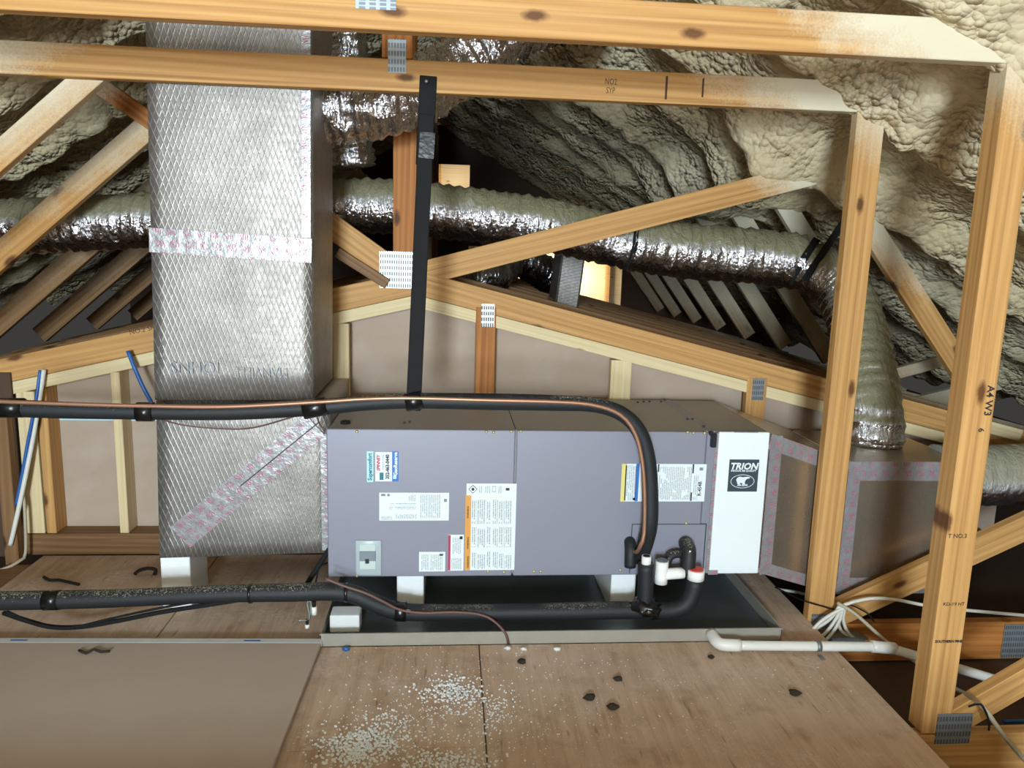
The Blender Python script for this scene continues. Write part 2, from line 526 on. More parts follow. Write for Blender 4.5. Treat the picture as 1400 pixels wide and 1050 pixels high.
def lettering(s, c, size, mat, parent, rot=0.0, bold=0.0, shear=0.0, name='lettering', sx=1.0, nrm='front', vert_tilt=0.0):
    cu = bpy.data.curves.new(name, 'FONT')
    cu.body = s; cu.size = size; cu.align_x = 'CENTER'; cu.align_y = 'CENTER'
    cu.offset = bold; cu.shear = shear; cu.extrude = .00015; cu.resolution_u = 2
    tmp = bpy.data.objects.new('tmp', cu)
    COL.objects.link(tmp)
    dg = bpy.context.evaluated_depsgraph_get()
    me = bpy.data.meshes.new_from_object(tmp.evaluated_get(dg))
    bpy.data.objects.remove(tmp)
    bpy.data.curves.remove(cu)
    me.materials.clear()
    base = Matrix(((1, 0, 0, 0), (0, 0, -1, 0), (0, 1, 0, 0), (0, 0, 0, 1)))   # text x->X, y->Z, faces -Y
    mw = Matrix.Translation(c) @ base @ Matrix.Rotation(rot, 4, 'Z') @ Matrix.Diagonal((sx, 1, 1, 1))
    return link(name, me, mat, parent, mw)

# ------------------------------------------------------------------ the setting
YA, YB, YC, DY = 1.775, 2.38, 2.985, 0.605       # truss planes, 24 in. apart
XE, XW = 1.235, -1.565                           # edges of the plywood deck
TH = .038

# plywood deck: sheets with open joints
fl = tag(box('floor', M['dark_board'], (XW + .02, -4.8, -.020), (XE - .02, 3.07, -.0185), bev=0), kind='structure')
for (x0, x1, y0, y1) in ((XW, -.902, -4.8, 1.69), (XW, -.902, 1.693, 2.98), (-.898, .102, -4.8, 1.742), (-.898, .102, 1.745, 2.98),
                         (.105, XE, -4.8, 2.98)):
    box('plywood_sheet', M['ply'], (x0, y0, -.018), (x1, y1, 0), fl, bev=.0015)
# drywall ceiling of the rooms below, seen past the deck edge
tag(box('floor_below', M['dark_board'], (XE - .3, -4.8, -.18), (5.0, 9.4, -.165), bev=0), kind='structure')['kind'] = 'structure'
bpy.data.objects['floor_below'].name = 'floor.001'
tag(box('floor', M['dark_board'], (-5.0, -4.8, -.18), (XW + .2, 9.4, -.165), bev=0), kind='structure')

# spray foamed roof: two slopes, lumps and the foam wrapped top chords
def foam_drop(x, y):
    p = V(x, y, roof_z(x))
    big = noise.noise(V(x * 2.1, y * 2.1, 1.7))
    mid = noise.noise(V(x * 5.2 + 3, y * 5.2, 8.1))
    t = ((y - YC - .019) / DY)
    dy = (t - round(t)) * DY
    wob = .05 * noise.noise(V(x * 1.7, round(t) * 5.3, 4.0))
    chord = math.exp(-((dy + wob) / .095) ** 2)
    d = .03 + .032 * big + .028 * mid + .085 * chord
    wx = x + .03 * noise.noise(V(x * 9, y * 9, 2)); wy = y + .03 * noise.noise(V(x * 9, y * 9, 5))
    f1 = noise.voronoi(V(wx * 8.5, wy * 8.5, 0))[0][0]
    f2 = noise.voronoi(V(wx * 24, wy * 24, 3))[0][0]
    k = .45 + .55 * max(0, min(1, .5 + 1.6 * noise.noise(V(x * 1.9 + 9, y * 1.9, 6))))
    d += k * (.036 * (1 - min(1, f1 / .75) ** 2) + .013 * (1 - min(1, f2 / .75) ** 2))
    # foam built up round the joints
    for (jx, jy, a, s) in ((1.27, YB + .03, .03, .12), (1.31, YC + .03, .13, .16), (1.64, YC + .02, .07, .12), (1.42, YC + DY + .02, .16, .17), (1.42, YC + 2 * DY + .02, .16, .17), (1.42, YC + 3 * DY + .02, .14, .17)):
        q = ((x - jx) ** 2 + (y - jy) ** 2) / (s * s)
        if q < 6: d += a * math.exp(-q)
    return d
def build_foam():
    xs = []
    x = -3.3
    while x < 3.7:
        xs.append(x); x += .0125 if (-2.1 < x < -.5 or .2 < x < 2.5) else (.022 if -2.1 < x < 2.5 else .06)
    ys = []
    y = -4.6
    while y < 9.5:
        ys.append(y); y += .05 if y < 1.2 else (.0135 if y < 4.2 else (.04 if y < 6 else .1))
    vs = []
    for y in ys:
        for x in xs:
            s = 1 if x > RIDGE_X else -1
            d = foam_drop(x, y)
            w = min(1, abs(x - RIDGE_X) / .3)
            vs.append((x - s * w * d * .45, y, roof_z(x) + .15 - d * .95))
    nx = len(xs)
    fs = [(j * nx + i, j * nx + i + 1, (j + 1) * nx + i + 1, (j + 1) * nx + i) for j in range(len(ys) - 1) for i in range(nx - 1)]
    me = bpy.data.meshes.new('ceiling')
    me.from_pydata(vs, [], fs)
    me.flip_normals()
    for p in me.polygons: p.use_smooth = True
    return me
tag(link('ceiling', build_foam(), M['foam']), kind='structure')
# roof sheathing above the foam closes the attic
bm = bmesh.new()
v = [bm.verts.new(p) for p in ((-3.4, -4.8, roof_z(-3.4) + .2), (RIDGE_X, -4.8, ROOF_RIDGE + .2), (3.8, -4.8, roof_z(3.8) + .2),
                               (-3.4, 9.5, roof_z(-3.4) + .2), (RIDGE_X, 9.5, ROOF_RIDGE + .2), (3.8, 9.5, roof_z(3.8) + .2))]
bm.faces.new((v[0], v[1], v[4], v[3])); bm.faces.new((v[1], v[2], v[5], v[4]))
tag(link('ceiling', bm_mesh(bm, 'sheathing'), M['pine_brown']), kind='structure')

# drywall wall behind the air handler with studs, bottom plate and sloping top plate
def chord_z(x):      # centre of the sloping chord of the rear truss
    return 1.088 - .2375 * abs(x + .13)
pts = [(-1.75, 3.074, 0)] + [(x, 3.074, chord_z(x) - .06) for x in (-1.75, -.13, 2.4)] + [(2.4, 3.074, 0)]
wall = poly_plate('wall_back', M['drywall'], pts, .012)
tag(wall, kind='structure')
box('bottom_plate', M['pine_brown'], (-1.625, 2.983, .001), (2.3, 3.072, .087), wall, bev=.003)
a, b = at(76, 572.5, 3.074), at(214, 575.5, 3.074)
box('chalk_line', M['label_cyan'], (a.x, 3.0732, b.z), (b.x, 3.076, b.z + .006), wall, bev=0)
def stud(x0, x1, dep, mat='pine_pale', z0=.088):
    xm = (x0 + x1) / 2
    zt = chord_z(xm) - .094
    return slab('stud', M[mat], (xm, 2.987, z0), (xm, 2.987, zt), x1 - x0, dep, wall)
stud(-1.275, -1.242, .085); stud(-1.622, -1.556, .038); stud(-1.549, -1.513, .085, 'pine')
stud(-.447, -.386, .038); stud(.638, .721, .038); stud(-.86, -.82, .085); stud(1.72, 1.80, .038)
for (xa, xb) in ((-1.75, -.132), (-.128, 2.4)):
    A, B = V(xa, 2.986, chord_z(xa) - .071), V(xb, 2.986, chord_z(xb) - .071)
    slab('top_plate', M['pine_pale'], A, B, .046, .086, wall)
# dull brown panel and post at the left end of that wall
box('end_panel', M['dark_board'], (-1.80, 2.972, .0), (-1.628, 2.984, .72), wall, bev=.001)
slab('end_post', M['pine_brown'], (-1.655, 2.93, -.16), (-1.655, 2.93, .60), .05, .04, wall)
tag(box('baseboard_left', M['pine_brown'], (-1.66, 2.0, -.10), (XW - .003, 2.90, -.002), bev=.003), kind='structure')

# far gable end
fg = tag(box('wall_far', M['pine_pale'], (-3.4, 9.3, -.16), (3.8, 9.32, 2.4), bev=0), kind='structure')
for i in range(17):
    box('stud', M['pine'], (-3.0 + i * .405, 9.21, -.16), (-2.962 + i * .405, 9.298, min(2.3, roof_z(-3 + i * .405))), fg, bev=0)
# dark boards added to block the lit far gable but for two gaps
pw = tag(box('wall_dark_mask', M['dark_board'], (-3.4, 8.55, -.16), (-.16, 8.57, 2.5), bev=0), kind='structure')
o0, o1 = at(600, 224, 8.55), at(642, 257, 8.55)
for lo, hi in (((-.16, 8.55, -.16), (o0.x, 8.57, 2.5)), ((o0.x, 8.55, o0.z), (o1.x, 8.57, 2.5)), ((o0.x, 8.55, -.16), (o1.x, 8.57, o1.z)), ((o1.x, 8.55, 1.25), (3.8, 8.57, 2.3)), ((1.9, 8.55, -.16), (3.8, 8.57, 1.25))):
    box('mask_board', M['dark_board'], lo, hi, pw, bev=0)
# sloping drywall over the vaulted room beyond the wall
for (xa, xb) in ((-2.6, -.13), (-.13, 3.0)):
    A, B = V(xa, 3.10, chord_z(xa) - .075), V(xb, 3.10, chord_z(xb) - .075)
    bm = bmesh.new()
    q = [bm.verts.new(p) for p in (A, B, B + V(0, 5.2, 0), A + V(0, 5.2, 0))]
    q2 = [bm.verts.new(x.co - V(0, 0, .012)) for x in q]
    bm.faces.new(q); bm.faces.new(q2[::-1])
    for i in range(4): bm.faces.new((q[i], q2[i], q2[(i + 1) % 4], q[(i + 1) % 4]))
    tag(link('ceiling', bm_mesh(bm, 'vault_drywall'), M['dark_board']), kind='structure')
# low wall added unseen below the frame to cast shade on the near floor
tag(box('wall_shade_caster', M['drywall'], (-1.5, .95, 0), (1.2, 1.0, .265), bev=.004), kind='structure')

# end wall behind the photographer with the open attic door
we = tag(box('wall_entry', M['drywall'], (-3.4, -4.75, -.16), (-1.25, -4.70, 2.6), bev=0), kind='structure')
we.name = 'wall_rear'
box('wall_piece', M['drywall'], (.02, -4.75, -.16), (3.8, -4.70, 2.6), we, bev=0)
box('wall_piece', M['drywall'], (-1.25, -4.75, 1.95), (.02, -4.70, 2.6), we, bev=0)
# ------------------------------------------------------------------ trusses
def truss_plate(name, mat, c, w, h, parent, y, rot=0.0):
    a = math.radians(rot)
    d = V(math.cos(a), 0, math.sin(a))
    c = V(c[0], y, c[1])
    return slab(name, M[mat], c - d * (w / 2), c + d * (w / 2), h, .0016, parent, bev=0)

# nearest truss (A)
ta = thing('roof_truss', (-.165, YA, -.16), 'nearest pine truss with high beam across the picture top and rightmost post', 'truss')
slab('top_beam', M['pine'], (-1.75, YA, 1.727), (1.262, YA, 1.716), .089, TH, ta)
slab('post', M['pine_post'], (1.305, YA + .001, -.02), (1.305, YA + .001, 1.76), .080, .062, ta)
slab('bottom_chord', M['pine'], (XE + .004, YA, -.092), (3.4, YA, -.082), .135, TH, ta)
slab('web', M['pine'], (1.352, YA + .002, .005), (2.6, YA + .002, .80), .075, TH - .002, ta)
truss_plate('truss_plate', 'plate_dull', (1.352, -.005), .098, .088, ta, YA - .0018)
pl = at(514, -4, YA)
truss_plate('truss_plate', 'plate_dull', (pl.x, pl.z), .05, .085, ta, YA - .0018, 90)
q = at(1352, 545, YA)
lettering('A4 W3', at(1352, 548, YA) + V(0, -.0008, 0), .026, M['ink'], ta, -math.pi / 2, .0004)
lettering('6', at(1341, 588, YA) + V(0, -.0008, 0), .022, M['ink'], ta, -math.pi / 2, .0003)
lettering('T NO.3', at(1309, 733, YA) + V(0, -.0008, 0), .016, M['ink_brown'], ta)
lettering('KD-19 HT', at(1304, 826, YA) + V(0, -.0008, 0), .0135, M['ink_brown'], ta)
lettering('SOUTHERN PINE', at(1297, 877, YA) + V(0, -.0008, 0), .010, M['ink'], ta, 0, .0003)

# second truss (B)
tb = thing('roof_truss', (-.165, YB, -.16), 'second pine truss whose beam carries the black hanger strap', 'truss')
slab('top_beam', M['pine'], (-1.9, YB, 1.713), (1.232, YB, 1.708), .089, TH, tb)
slab('post', M['pine_post'], (1.278, YB + .001, -.02), (1.278, YB + .001, 1.72), .089, TH, tb)
slab('bottom_chord', M['pine_orange'], (XE + .004, YB + .002, -.088), (3.4, YB + .002, -.085), .14, TH, tb)
slab('web', M['pine'], (1.335, YB + .002, .012), (2.9, YB + .002, .775), .089, TH - .002, tb)
slab('web', M['pine_sprayed'], (-.965, YB + .0395, 1.745), (-1.80, YB + .0395, 1.02), .07, TH - .002, tb)
a, b = at(543, 30, YB), at(543, 82, YB)
slab('king_post', M['pine_orange'], (a.x, YB + .002, 1.758), (a.x, YB + .002, 2.30), .088, TH - .002, tb)
truss_plate('truss_plate', 'plate_dull', (a.x, 1.762), .052, .092, tb, YB - .0018)
p = at(1124, 838, YB)
truss_plate('truss_plate', 'plate_dull', (1.288, -.008), .085, .06, tb, YB - .0018)
p = at(1382, 873, YB)
truss_plate('truss_plate', 'plate_dull', (p.x + .05, -.087), .16, .125, tb, YB - .0018)
lettering('NO2\nSYP', at(835, 118, YB) + V(0, -.0008, 0), .025, M['ink_brown'], tb, 0, 0, sx=.7)
box('pencil_mark', M['ink_brown'], at(911, 104, YB) + V(-.0012, -.0008, -.0), at(911, 136, YB) + V(.0012, .001, 0), tb, bev=0)
box('pencil_mark', M['ink_brown'], at(961, 107, YB) + V(-.0008, -.0008, 0), at(961, 133, YB) + V(.0008, .001, 0), tb, bev=0)

# third truss (C) stands over the drywall wall
tcx = thing('roof_truss', (-.13, YC, .9), 'scissor truss over the drywall wall with bright toothed plate at its peak', 'truss')
def chords(parent, Y, mat, x0=-2.6, x1=3.0, yb=0.0):
    for (xa, xb) in ((x0, -.132), (-.128, x1)):
        slab('bottom_chord', mat, (xa, Y, chord_z(xa)), (xb, Y, chord_z(xb)), .089, TH, parent)
chords(tcx, YC, M['pine'])
slab('king_post', M['pine_orange'], (-.175, YC + .002, 1.135), (-.175, YC + .002, 2.30), .086, TH - .004, tcx)
slab('brace', M['pine'], (-.10, YC + .001, 1.125), (1.40, YC + .001, 1.545), .089, TH - .002, tcx)
a, b = at(440, 300, YC), at(545, 375, YC)
slab('brace', M['pine'], b + V(0, .001, 0), a + (a - b) * .9 + V(0, .001, 0), .089, TH - .002, tcx)
slab('web', M['pine'], (1.50, YC + .001, 1.528), (2.16, YC + .001, .715), .089, TH - .002, tcx)
slab('web', M['pine_sprayed'], (-.80, YC + .001, 1.876), (-2.02, YC + .001, .82), .085, TH - .002, tcx)
p = at(544.5, 369, YC)
truss_plate('truss_plate', 'plate', (p.x, p.z), .140, .138, tcx, YC - .0018)
slab('web', M['pine_orange'], (.138, YC - .003, .10), (.138, YC - .003, 1.00), .078, TH, tcx)
p = at(667, 431, YC)
truss_plate('truss_plate', 'plate', (p.x, p.z), .05, .088, tcx, YC - .0048)
slab('web', M['pine'], (1.237, YC - .003, .10), (1.237, YC - .003, .74), .082, TH, tcx)
p = at(1036, 532, YC)
truss_plate('truss_plate', 'plate_dull', (p.x, p.z), .048, .088, tcx, YC - .0048)
a, b = at(128, 112, 2.93), at(215, 172, 2.93)
slab('brace', M['pine_orange'], a, b, .06, .036, tcx, ext=(.05, .12))
slab('cripple_block', M['pine_pale'], at(1352, 584, YC - .04), at(1397, 596, YC - .04), .05, .038, tcx)
# scab block nailed over the left brace
a, b = at(462, 345, YC), at(530, 388, YC)
slab('scab_block', M['pine_brown'], a + V(0, -.03, 0), b + V(0, -.03, 0), .038, .03, tcx)
lettering('NO.2 SPF', at(196, 451, YC) + V(0, -.001, 0), .026, M['ink_brown'], tcx, math.radians(13))

# trusses of the vaulted room beyond, one behind the other
ords = ['first', 'second', 'third', 'fourth', 'fifth', 'sixth', 'seventh', 'eighth']
for i in range(8):
    Y = YC + DY * (i + 1)
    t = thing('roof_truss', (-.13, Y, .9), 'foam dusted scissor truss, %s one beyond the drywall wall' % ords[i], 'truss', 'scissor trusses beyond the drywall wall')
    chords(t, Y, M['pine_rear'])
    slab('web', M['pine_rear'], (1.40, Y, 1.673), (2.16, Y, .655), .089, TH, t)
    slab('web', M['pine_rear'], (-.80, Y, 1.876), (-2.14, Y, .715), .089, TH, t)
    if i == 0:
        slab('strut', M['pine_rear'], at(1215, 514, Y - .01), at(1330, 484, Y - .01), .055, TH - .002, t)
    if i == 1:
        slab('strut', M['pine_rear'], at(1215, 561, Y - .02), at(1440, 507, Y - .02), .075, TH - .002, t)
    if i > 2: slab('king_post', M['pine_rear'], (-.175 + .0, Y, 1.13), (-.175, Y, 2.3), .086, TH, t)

# ------------------------------------------------------------------ air handler
UY0, UY1 = 2.40, 2.955
UX0, UX1 = -.383, .853
UZ0, UZ1 = .160, .652
SEAM = .2155
ah = thing('air_handler', ((UX0 + UX1) / 2, (UY0 + UY1) / 2, UZ0), 'long blue-gray air handler cabinet lying on white foam blocks over the metal pan', 'air handler')
box('cabinet', M['steel_top'], (UX0 + .004, UY0 + .013, UZ0), (UX1 + .025, UY1, UZ1 - .002), ah, bev=.004)
box('access_panel', M['steel_gray'], (UX0, UY0, UZ0 - .001), (SEAM - .002, UY0 + .014, UZ1), ah, bev=.004, seg=2)
box('access_panel', M['steel_gray'], (SEAM + .002, UY0, UZ0 - .001), (UX1 - .012, UY0 + .014, UZ1), ah, bev=.004, seg=2)
box('end_flange', M['steel_gray'], (UX1 - .010, UY0 + .004, UZ0 + .002), (UX1 + .024, UY0 + .016, UZ1 - .004), ah, bev=.002)
box('top_seam', M['ink'], (SEAM - .0015, UY0 + .02, UZ1 - .004), (SEAM + .0015, UY1 - .003, UZ1 - .0014), ah, bev=0)
box('top_flange', M['steel_gray'], (UX1 - .012, UY0 + .02, UZ1 - .004), (UX1 + .024, UY1 - .002, UZ1 - .0008), ah, bev=.001)
YF = UY0
def F(px, py, dy=0.0):
    v = at(px, py, YF); v.y += dy; return v
a, b = F(865, 717), F(960, 784)
box('service_panel', M['steel_gray'], (a.x, YF - .002, UZ0 + .004), (b.x, YF + .006, a.z), ah, bev=.0012)
for (xa, za, xb, zb) in ((a.x - .003, a.z, b.x + .003, a.z + .0022), (a.x - .003, UZ0 + .006, a.x - .0006, a.z), (b.x + .0006, UZ0 + .006, b.x + .003, a.z)):
    box('panel_gap', M['ink'], (xa, YF - .0006, za), (xb, YF + .002, zb), ah, bev=0)
for (px, py) in ((488, 590), (665, 590.5), (675, 591), (699, 590), (712, 590), (940, 591), (948, 592), (963, 592), (938, 715), (667, 781), (689, 782), (730, 781), (739, 781), (848, 779), (488, 787)):
    p = F(px, py)
    bm = bmesh.new()
    bmesh.ops.create_cone(bm, cap_ends=True, segments=8, radius1=.0055, radius2=.004, depth=.005, matrix=Matrix.Translation(p + V(0, -.002, 0)) @ Matrix.Rotation(math.pi / 2, 4, 'X'))
    link('screw', bm_mesh(bm, 'screw', True), M['screw'], ah)
# breaker window
a, b = F(486, 738), F(522, 786)
fr = box('breaker_frame', M['clear'], (a.x, YF - .008, b.z), (b.x, YF + .002, a.z), ah, bev=.006, seg=2, smooth=True)
ai, bi = F(492, 743), F(514, 777)
rc = box('window_well', M['well'], (ai.x, YF - .0095, bi.z), (bi.x, YF - .006, ai.z), fr, bev=.002)
am, bm_ = F(492, 752), F(514, 765)
box('breaker', M['ink_gray'], (am.x, YF - .014, bm_.z), (bm_.x, YF - .009, am.z), fr, bev=.001)
box('breaker_toggle', M['ink'], (F(500, 764).x, YF - .017, F(500, 768).z), (F(505, 764).x, YF - .011, F(500, 762).z), fr, bev=.001)
# labels
def label(px0, py0, px1, py1, mat='label_white', dy=0.0, rise=.0012):
    a, b = F(px0, py0), F(px1, py1)
    return box('label', M[mat], (a.x, YF - rise + dy, b.z), (b.x, YF + .001 + dy, a.z), ah, bev=0)
def block(par, px0, py0, px1, py1, mat, rise=.0018, name='text_block'):
    a, b = F(px0, py0), F(px1, py1)
    return box(name, M[mat], (a.x, YF - rise, b.z), (b.x, YF + .0005, a.z), par, bev=0)
R90 = math.pi / 2
tl = lambda s, px, py, size, mat, par, rot=R90, bold=0.0, sx=1.0, shear=0.0: lettering(s, F(px, py, -.0022), size, M[mat], par, rot, bold, shear, sx=sx)
L = label(501.5, 617, 510.5, 659, 'label_cyan')
tl('Supercomfort', 506, 638, .0185, 'ink_teal', L, bold=.0006, sx=.86)
L = label(513, 618, 536, 658)
tl('SPINNEY', 517.5, 633, .014, 'ink_red', L, bold=.0005, shear=.25, sx=.95)
tl('352-463-0440', 530, 638, .0155, 'ink', L, bold=.0006, sx=.92)
L2 = block(L, 519, 646, 524.5, 656, 'ink_teal', name='leaf_mark')
tl('heating & cooling', 523.5, 632, .0068, 'ink_gray', L)
L = label(536.3, 617, 544.8, 658, 'label_blue')
tl('GeoReserve', 541, 634, .0165, 'label_white', L, bold=.0006, sx=.92)
block(L, 537.5, 649.5, 542, 654.5, 'label_cyan', name='round_mark')
# rating label
L = label(518.5, 673.5, 613.5, 711.5)
block(L, 521, 675, 527, 678, 'ink_gray'); block(L, 529.5, 675.2, 533, 678.2, 'ink_gray')
block(L, 535, 687.5, 569, 690.5, 'lines_h'); block(L, 532, 692, 569, 696, 'lines_h'); block(L, 540, 703, 569, 709, 'lines_v')
block(L, 574, 676, 586, 708, 'lines_v'); block(L, 587, 676, 603, 708, 'lines_v'); block(L, 607, 682, 611, 686, 'ink_gray')
block(L, 521, 705, 536, 710, 'lines_h'); block(L, 559, 676, 569, 685, 'lines_v')
# big warning label
L = label(638, 661, 703, 779)
block(L, 636.6, 677, 642.6, 779, 'label_orange', name='warning_bar')
for py in (700, 742, 768): tl('WARNING', 639.8, py, .0085, 'ink', L, bold=.0002)
for (y0, y1) in ((682, 716), (720, 748), (753, 777)):
    for (x0, x1) in ((645, 651), (653, 664), (666, 671), (673, 680), (682, 688), (690, 699)):
        block(L, x0, y0 + random.uniform(0, 6), x1, y1, 'lines_vd')
p = F(646.6, 668.6)
d = .0145
dm = poly_plate('flame_diamond', M['ink'], [p + V(0, -.002, d), p + V(d, -.002, 0), p + V(0, -.002, -d), p + V(-d, -.002, 0)], .001, L)
d = .0118
poly_plate('diamond_face', M['label_white'], [p + V(0, -.0026, d), p + V(d, -.0026, 0), p + V(0, -.0026, -d), p + V(-d, -.0026, 0)], .001, L)
poly_plate('flame', M['ink'], [p + V(math.cos(t) * .0048 * (1.25 if math.sin(t) > .9 else 1), -.0031, math.sin(t) * .0052) for t in [i * math.pi / 5 for i in range(10)]], .001, L)
block(L, 655, 664, 660, 674, 'lines_v'); block(L, 662, 664, 670, 674, 'lines_v'); block(L, 673, 664.5, 678, 672.5, 'ink_gray'); block(L, 673.6, 665.2, 677.4, 671.8, 'label_white', .0022)
block(L, 681, 664, 687, 674, 'lines_v'); block(L, 691.5, 667, 696.5, 670.5, 'ink')
L = label(613, 731, 633.5, 780)
block(L, 613, 731.5, 615.6, 779.5, 'ink_red', name='warning_bar'); block(L, 618, 735, 630, 757, 'lines_v'); block(L, 617, 763, 631, 778, 'lines_v'); block(L, 628.5, 733, 632.5, 737, 'ink')
L = label(573, 754.5, 608.5, 781)
block(L, 576, 758, 587, 779, 'lines_v'); block(L, 588, 758, 605, 779, 'lines_v'); block(L, 601, 756.5, 606, 759.5, 'ink_gray')
# refrigerant label on the right panel
L = label(850.5, 634, 962.5, 685.5)
block(L, 850.5, 634, 854.5, 685.5, 'label_yellow', name='caution_bar'); block(L, 855.5, 636, 868, 684, 'lines_v'); block(L, 870, 634, 871.6, 685, 'label_blue', name='blue_rule')
block(L, 902, 638, 944, 683, 'lines_v'); block(L, 948, 650, 952.5, 683, 'lines_v'); block(L, 956.5, 639, 961, 643, 'ink_gray')
block(L, 947, 634.5, 948.2, 647, 'ink'); block(L, 944, 673, 945.2, 684.5, 'ink'); block(L, 899.6, 634.5, 900.8, 645, 'ink'); block(L, 865, 680.5, 868, 683.5, 'ink')
tl('R-454B', 956.5, 668, .0165, 'ink', L, bold=.0003)
# latch and knockout on top
a, b = F(972, 592), F(978, 611)
box('latch', M['latch'], (a.x, YF - .012, b.z), (b.x, YF + .006, a.z), ah, bev=.002)
box('latch', M['latch'], (a.x - .006, YF - .006, a.z - .008), (a.x + .008, YF + .008, a.z + .006), ah, bev=.002)
bm = bmesh.new()
bmesh.ops.create_cone(bm, cap_ends=True, segments=14, radius1=.017, radius2=.015, depth=.008, matrix=Matrix.Translation((-.335, 2.49, UZ1 + .002)))
link('grommet', bm_mesh(bm, 'grommet', True), M['black'], ah)
for (px, py) in ((904, 549), (888, 549), (880, 549), (872, 550), (560, 577), (553, 578), (940, 573), (947, 573), (909, 547), (962, 583)):
    p = atz(px, py, UZ1)
    box('top_screw', M['ink'], p + V(-.004, -.004, -.002), p + V(.004, .004, .003), ah, bev=.001)

# ------------------------------------------------------------------ filter cabinet
fx0, fx1 = UX1 + .028, 1.052
fc = thing('filter_cabinet', ((fx0 + fx1) / 2, (UY0 + UY1) / 2, UZ0), 'upright white filter cabinet with dark logo plate at right end of air handler', 'filter cabinet')
box('casing', M['steel_top'], (fx0 - .001, UY0 + .012, UZ0 + .002), (fx1 + .003, UY1, UZ1 - .003), fc, bev=.003)
box('door', M['white'], (fx0, UY0 - .002, UZ0 + .002), (fx1, UY0 + .012, UZ1 + .001), fc, bev=.004, seg=2)
box('door_lip', M['galv'], (fx0 + .05, UY0 - .001, UZ1 - .004), (fx1 - .04, UY0 + .01, UZ1 + .003), fc, bev=.001)
YF = UY0 - .002
a, b = F(997.5, 628), F(1034.5, 672)
lp = box('logo_plate', M['logo_dark'], (a.x, YF - .002, b.z), (b.x, YF + .001, a.z), fc, bev=.0009)
def G(zx, zy): return F(990 + zx / 21, 625 + zy / 21, -.0024)
lettering('TRION', G(560, 265), .0305, M['label_white'], lp, 0, .0011, .22, sx=1.0)
lettering('INDOOR AIR QUALITY', G(550, 388), .0088, M['label_white'], lp, 0, .0003, .1, sx=.95)
bear = [(340, 640), (370, 590), (440, 552), (530, 572), (620, 560), (680, 558), (738, 578), (722, 604), (672, 610), (622, 640), (592, 690), (582, 735), (604, 770), (520, 772), (505, 735), (452, 735), (444, 770), (376, 772), (362, 715)]
bw = poly_plate('bear_emblem', M['label_white'], [G(*q) for q in bear], .0008, lp)
ring = bmesh.new()
c = G(520, 690); N = 40
ax, az = (G(860, 690) - c).x, (c - G(520, 885)).z
lo = []
for k in range(N):
    t = 2 * math.pi * k / N
    ct, st = math.cos(t), math.sin(t)
    lo.append((ring.verts.new(V(ct * ax, 0, st * az)), ring.verts.new(V(ct * (ax - .0017), 0, st * (az - .0017))), ring.verts.new(V(ct * ax, .0006, st * az)), ring.verts.new(V(ct * (ax - .0017), .0006, st * (az - .0017)))))
for k in range(N):
    p, q = lo[k], lo[(k + 1) % N]
    ring.faces.new((p[0], q[0], q[1], p[1])); ring.faces.new((p[0], p[2], q[2], q[0])); ring.faces.new((p[1], q[1], q[3], p[3]))
link('oval_ring', bm_mesh(ring, 'oval'), M['label_white'], lp, Matrix.Translation(c))
lettering('AIR BEAR', G(520, 800), .0085, M['label_white'], lp, 0, .0004)
slab('foil_tape', M['tape'], (fx0 - .006, UY0 + .0005, UZ0 + .004), (fx0 - .006, UY0 + .0005, UZ1 - .004), .010, .0015, fc, bev=0)
slab('foil_tape', M['tape'], (fx0 - .004, UY0 - .003, UZ0 + .008), (fx0 + .03, UY0 - .003, UZ0 + .008), .016, .001, fc, bev=0)

# ------------------------------------------------------------------ return plenum on the right
px0, px1, py0, py1, pz0, pz1 = 1.372, 1.80, 2.47, 2.93, .052, .536
rp = thing('return_plenum', ((px0 + px1) / 2, 2.7, pz0), 'dusty foil board return box behind the right posts, tapered to the filter cabinet', 'duct')
box('plenum_box', M['foil_board'], (px0, py0, pz0), (px1, py1, pz1), rp, bev=.004)
bm = bmesh.new()
A = [V(fx1 + .004, UY0 + .004, UZ0 + .004), V(fx1 + .004, UY1, UZ0 + .004), V(fx1 + .004, UY1, UZ1 - .004), V(fx1 + .004, UY0 + .004, UZ1 - .004)]
B = [V(px0 - .001, py0, pz0), V(px0 - .001, py1, pz0), V(px0 - .001, py1, pz1), V(px0 - .001, py0, pz1)]
a = [bm.verts.new(p) for p in A]; b = [bm.verts.new(p) for p in B]
for i in range(4): bm.faces.new((a[i], a[(i + 1) % 4], b[(i + 1) % 4], b[i]))
bm.faces.new(a[::-1]); bm.faces.new(b)
link('transition', bm_mesh(bm, 'transition'), M['foil_board'], rp)
nrmT = (B[0] - A[0]).cross(A[3] - A[0]).normalized()
if nrmT.y > 0: nrmT = -nrmT
e = nrmT * .0015
slab('foil_tape', M['tape'], A[3].lerp(B[3], 0) + V(0, 0, -.026) + e, A[3].lerp(B[3], 1) + V(0, 0, -.026) + e, .052, .001, rp, nrmT, 0)
slab('foil_tape', M['tape'], A[0] + V(0, 0, .02) + e, B[0] + V(0, 0, .02) + e, .04, .001, rp, nrmT, 0)
slab('foil_tape', M['tape'], A[0].lerp(B[0], .075) + e * 1.5, A[3].lerp(B[3], .075) + e * 1.5, .045, .001, rp, nrmT, 0)
slab('foil_tape', M['tape'], (px0, py0 - .001, pz1 - .034), (px1, py0 - .001, pz1 - .034), .068, .001, rp, bev=0)
slab('foil_tape', M['tape'], (px0 + .022, py0 - .002, pz0), (px0 + .022, py0 - .002, pz1), .045, .001, rp, bev=0)
slab('foil_tape', M['tape'], (px0, py0 - .001, pz0 + .03), (px1, py0 - .001, pz0 + .03), .06, .001, rp, bev=0)

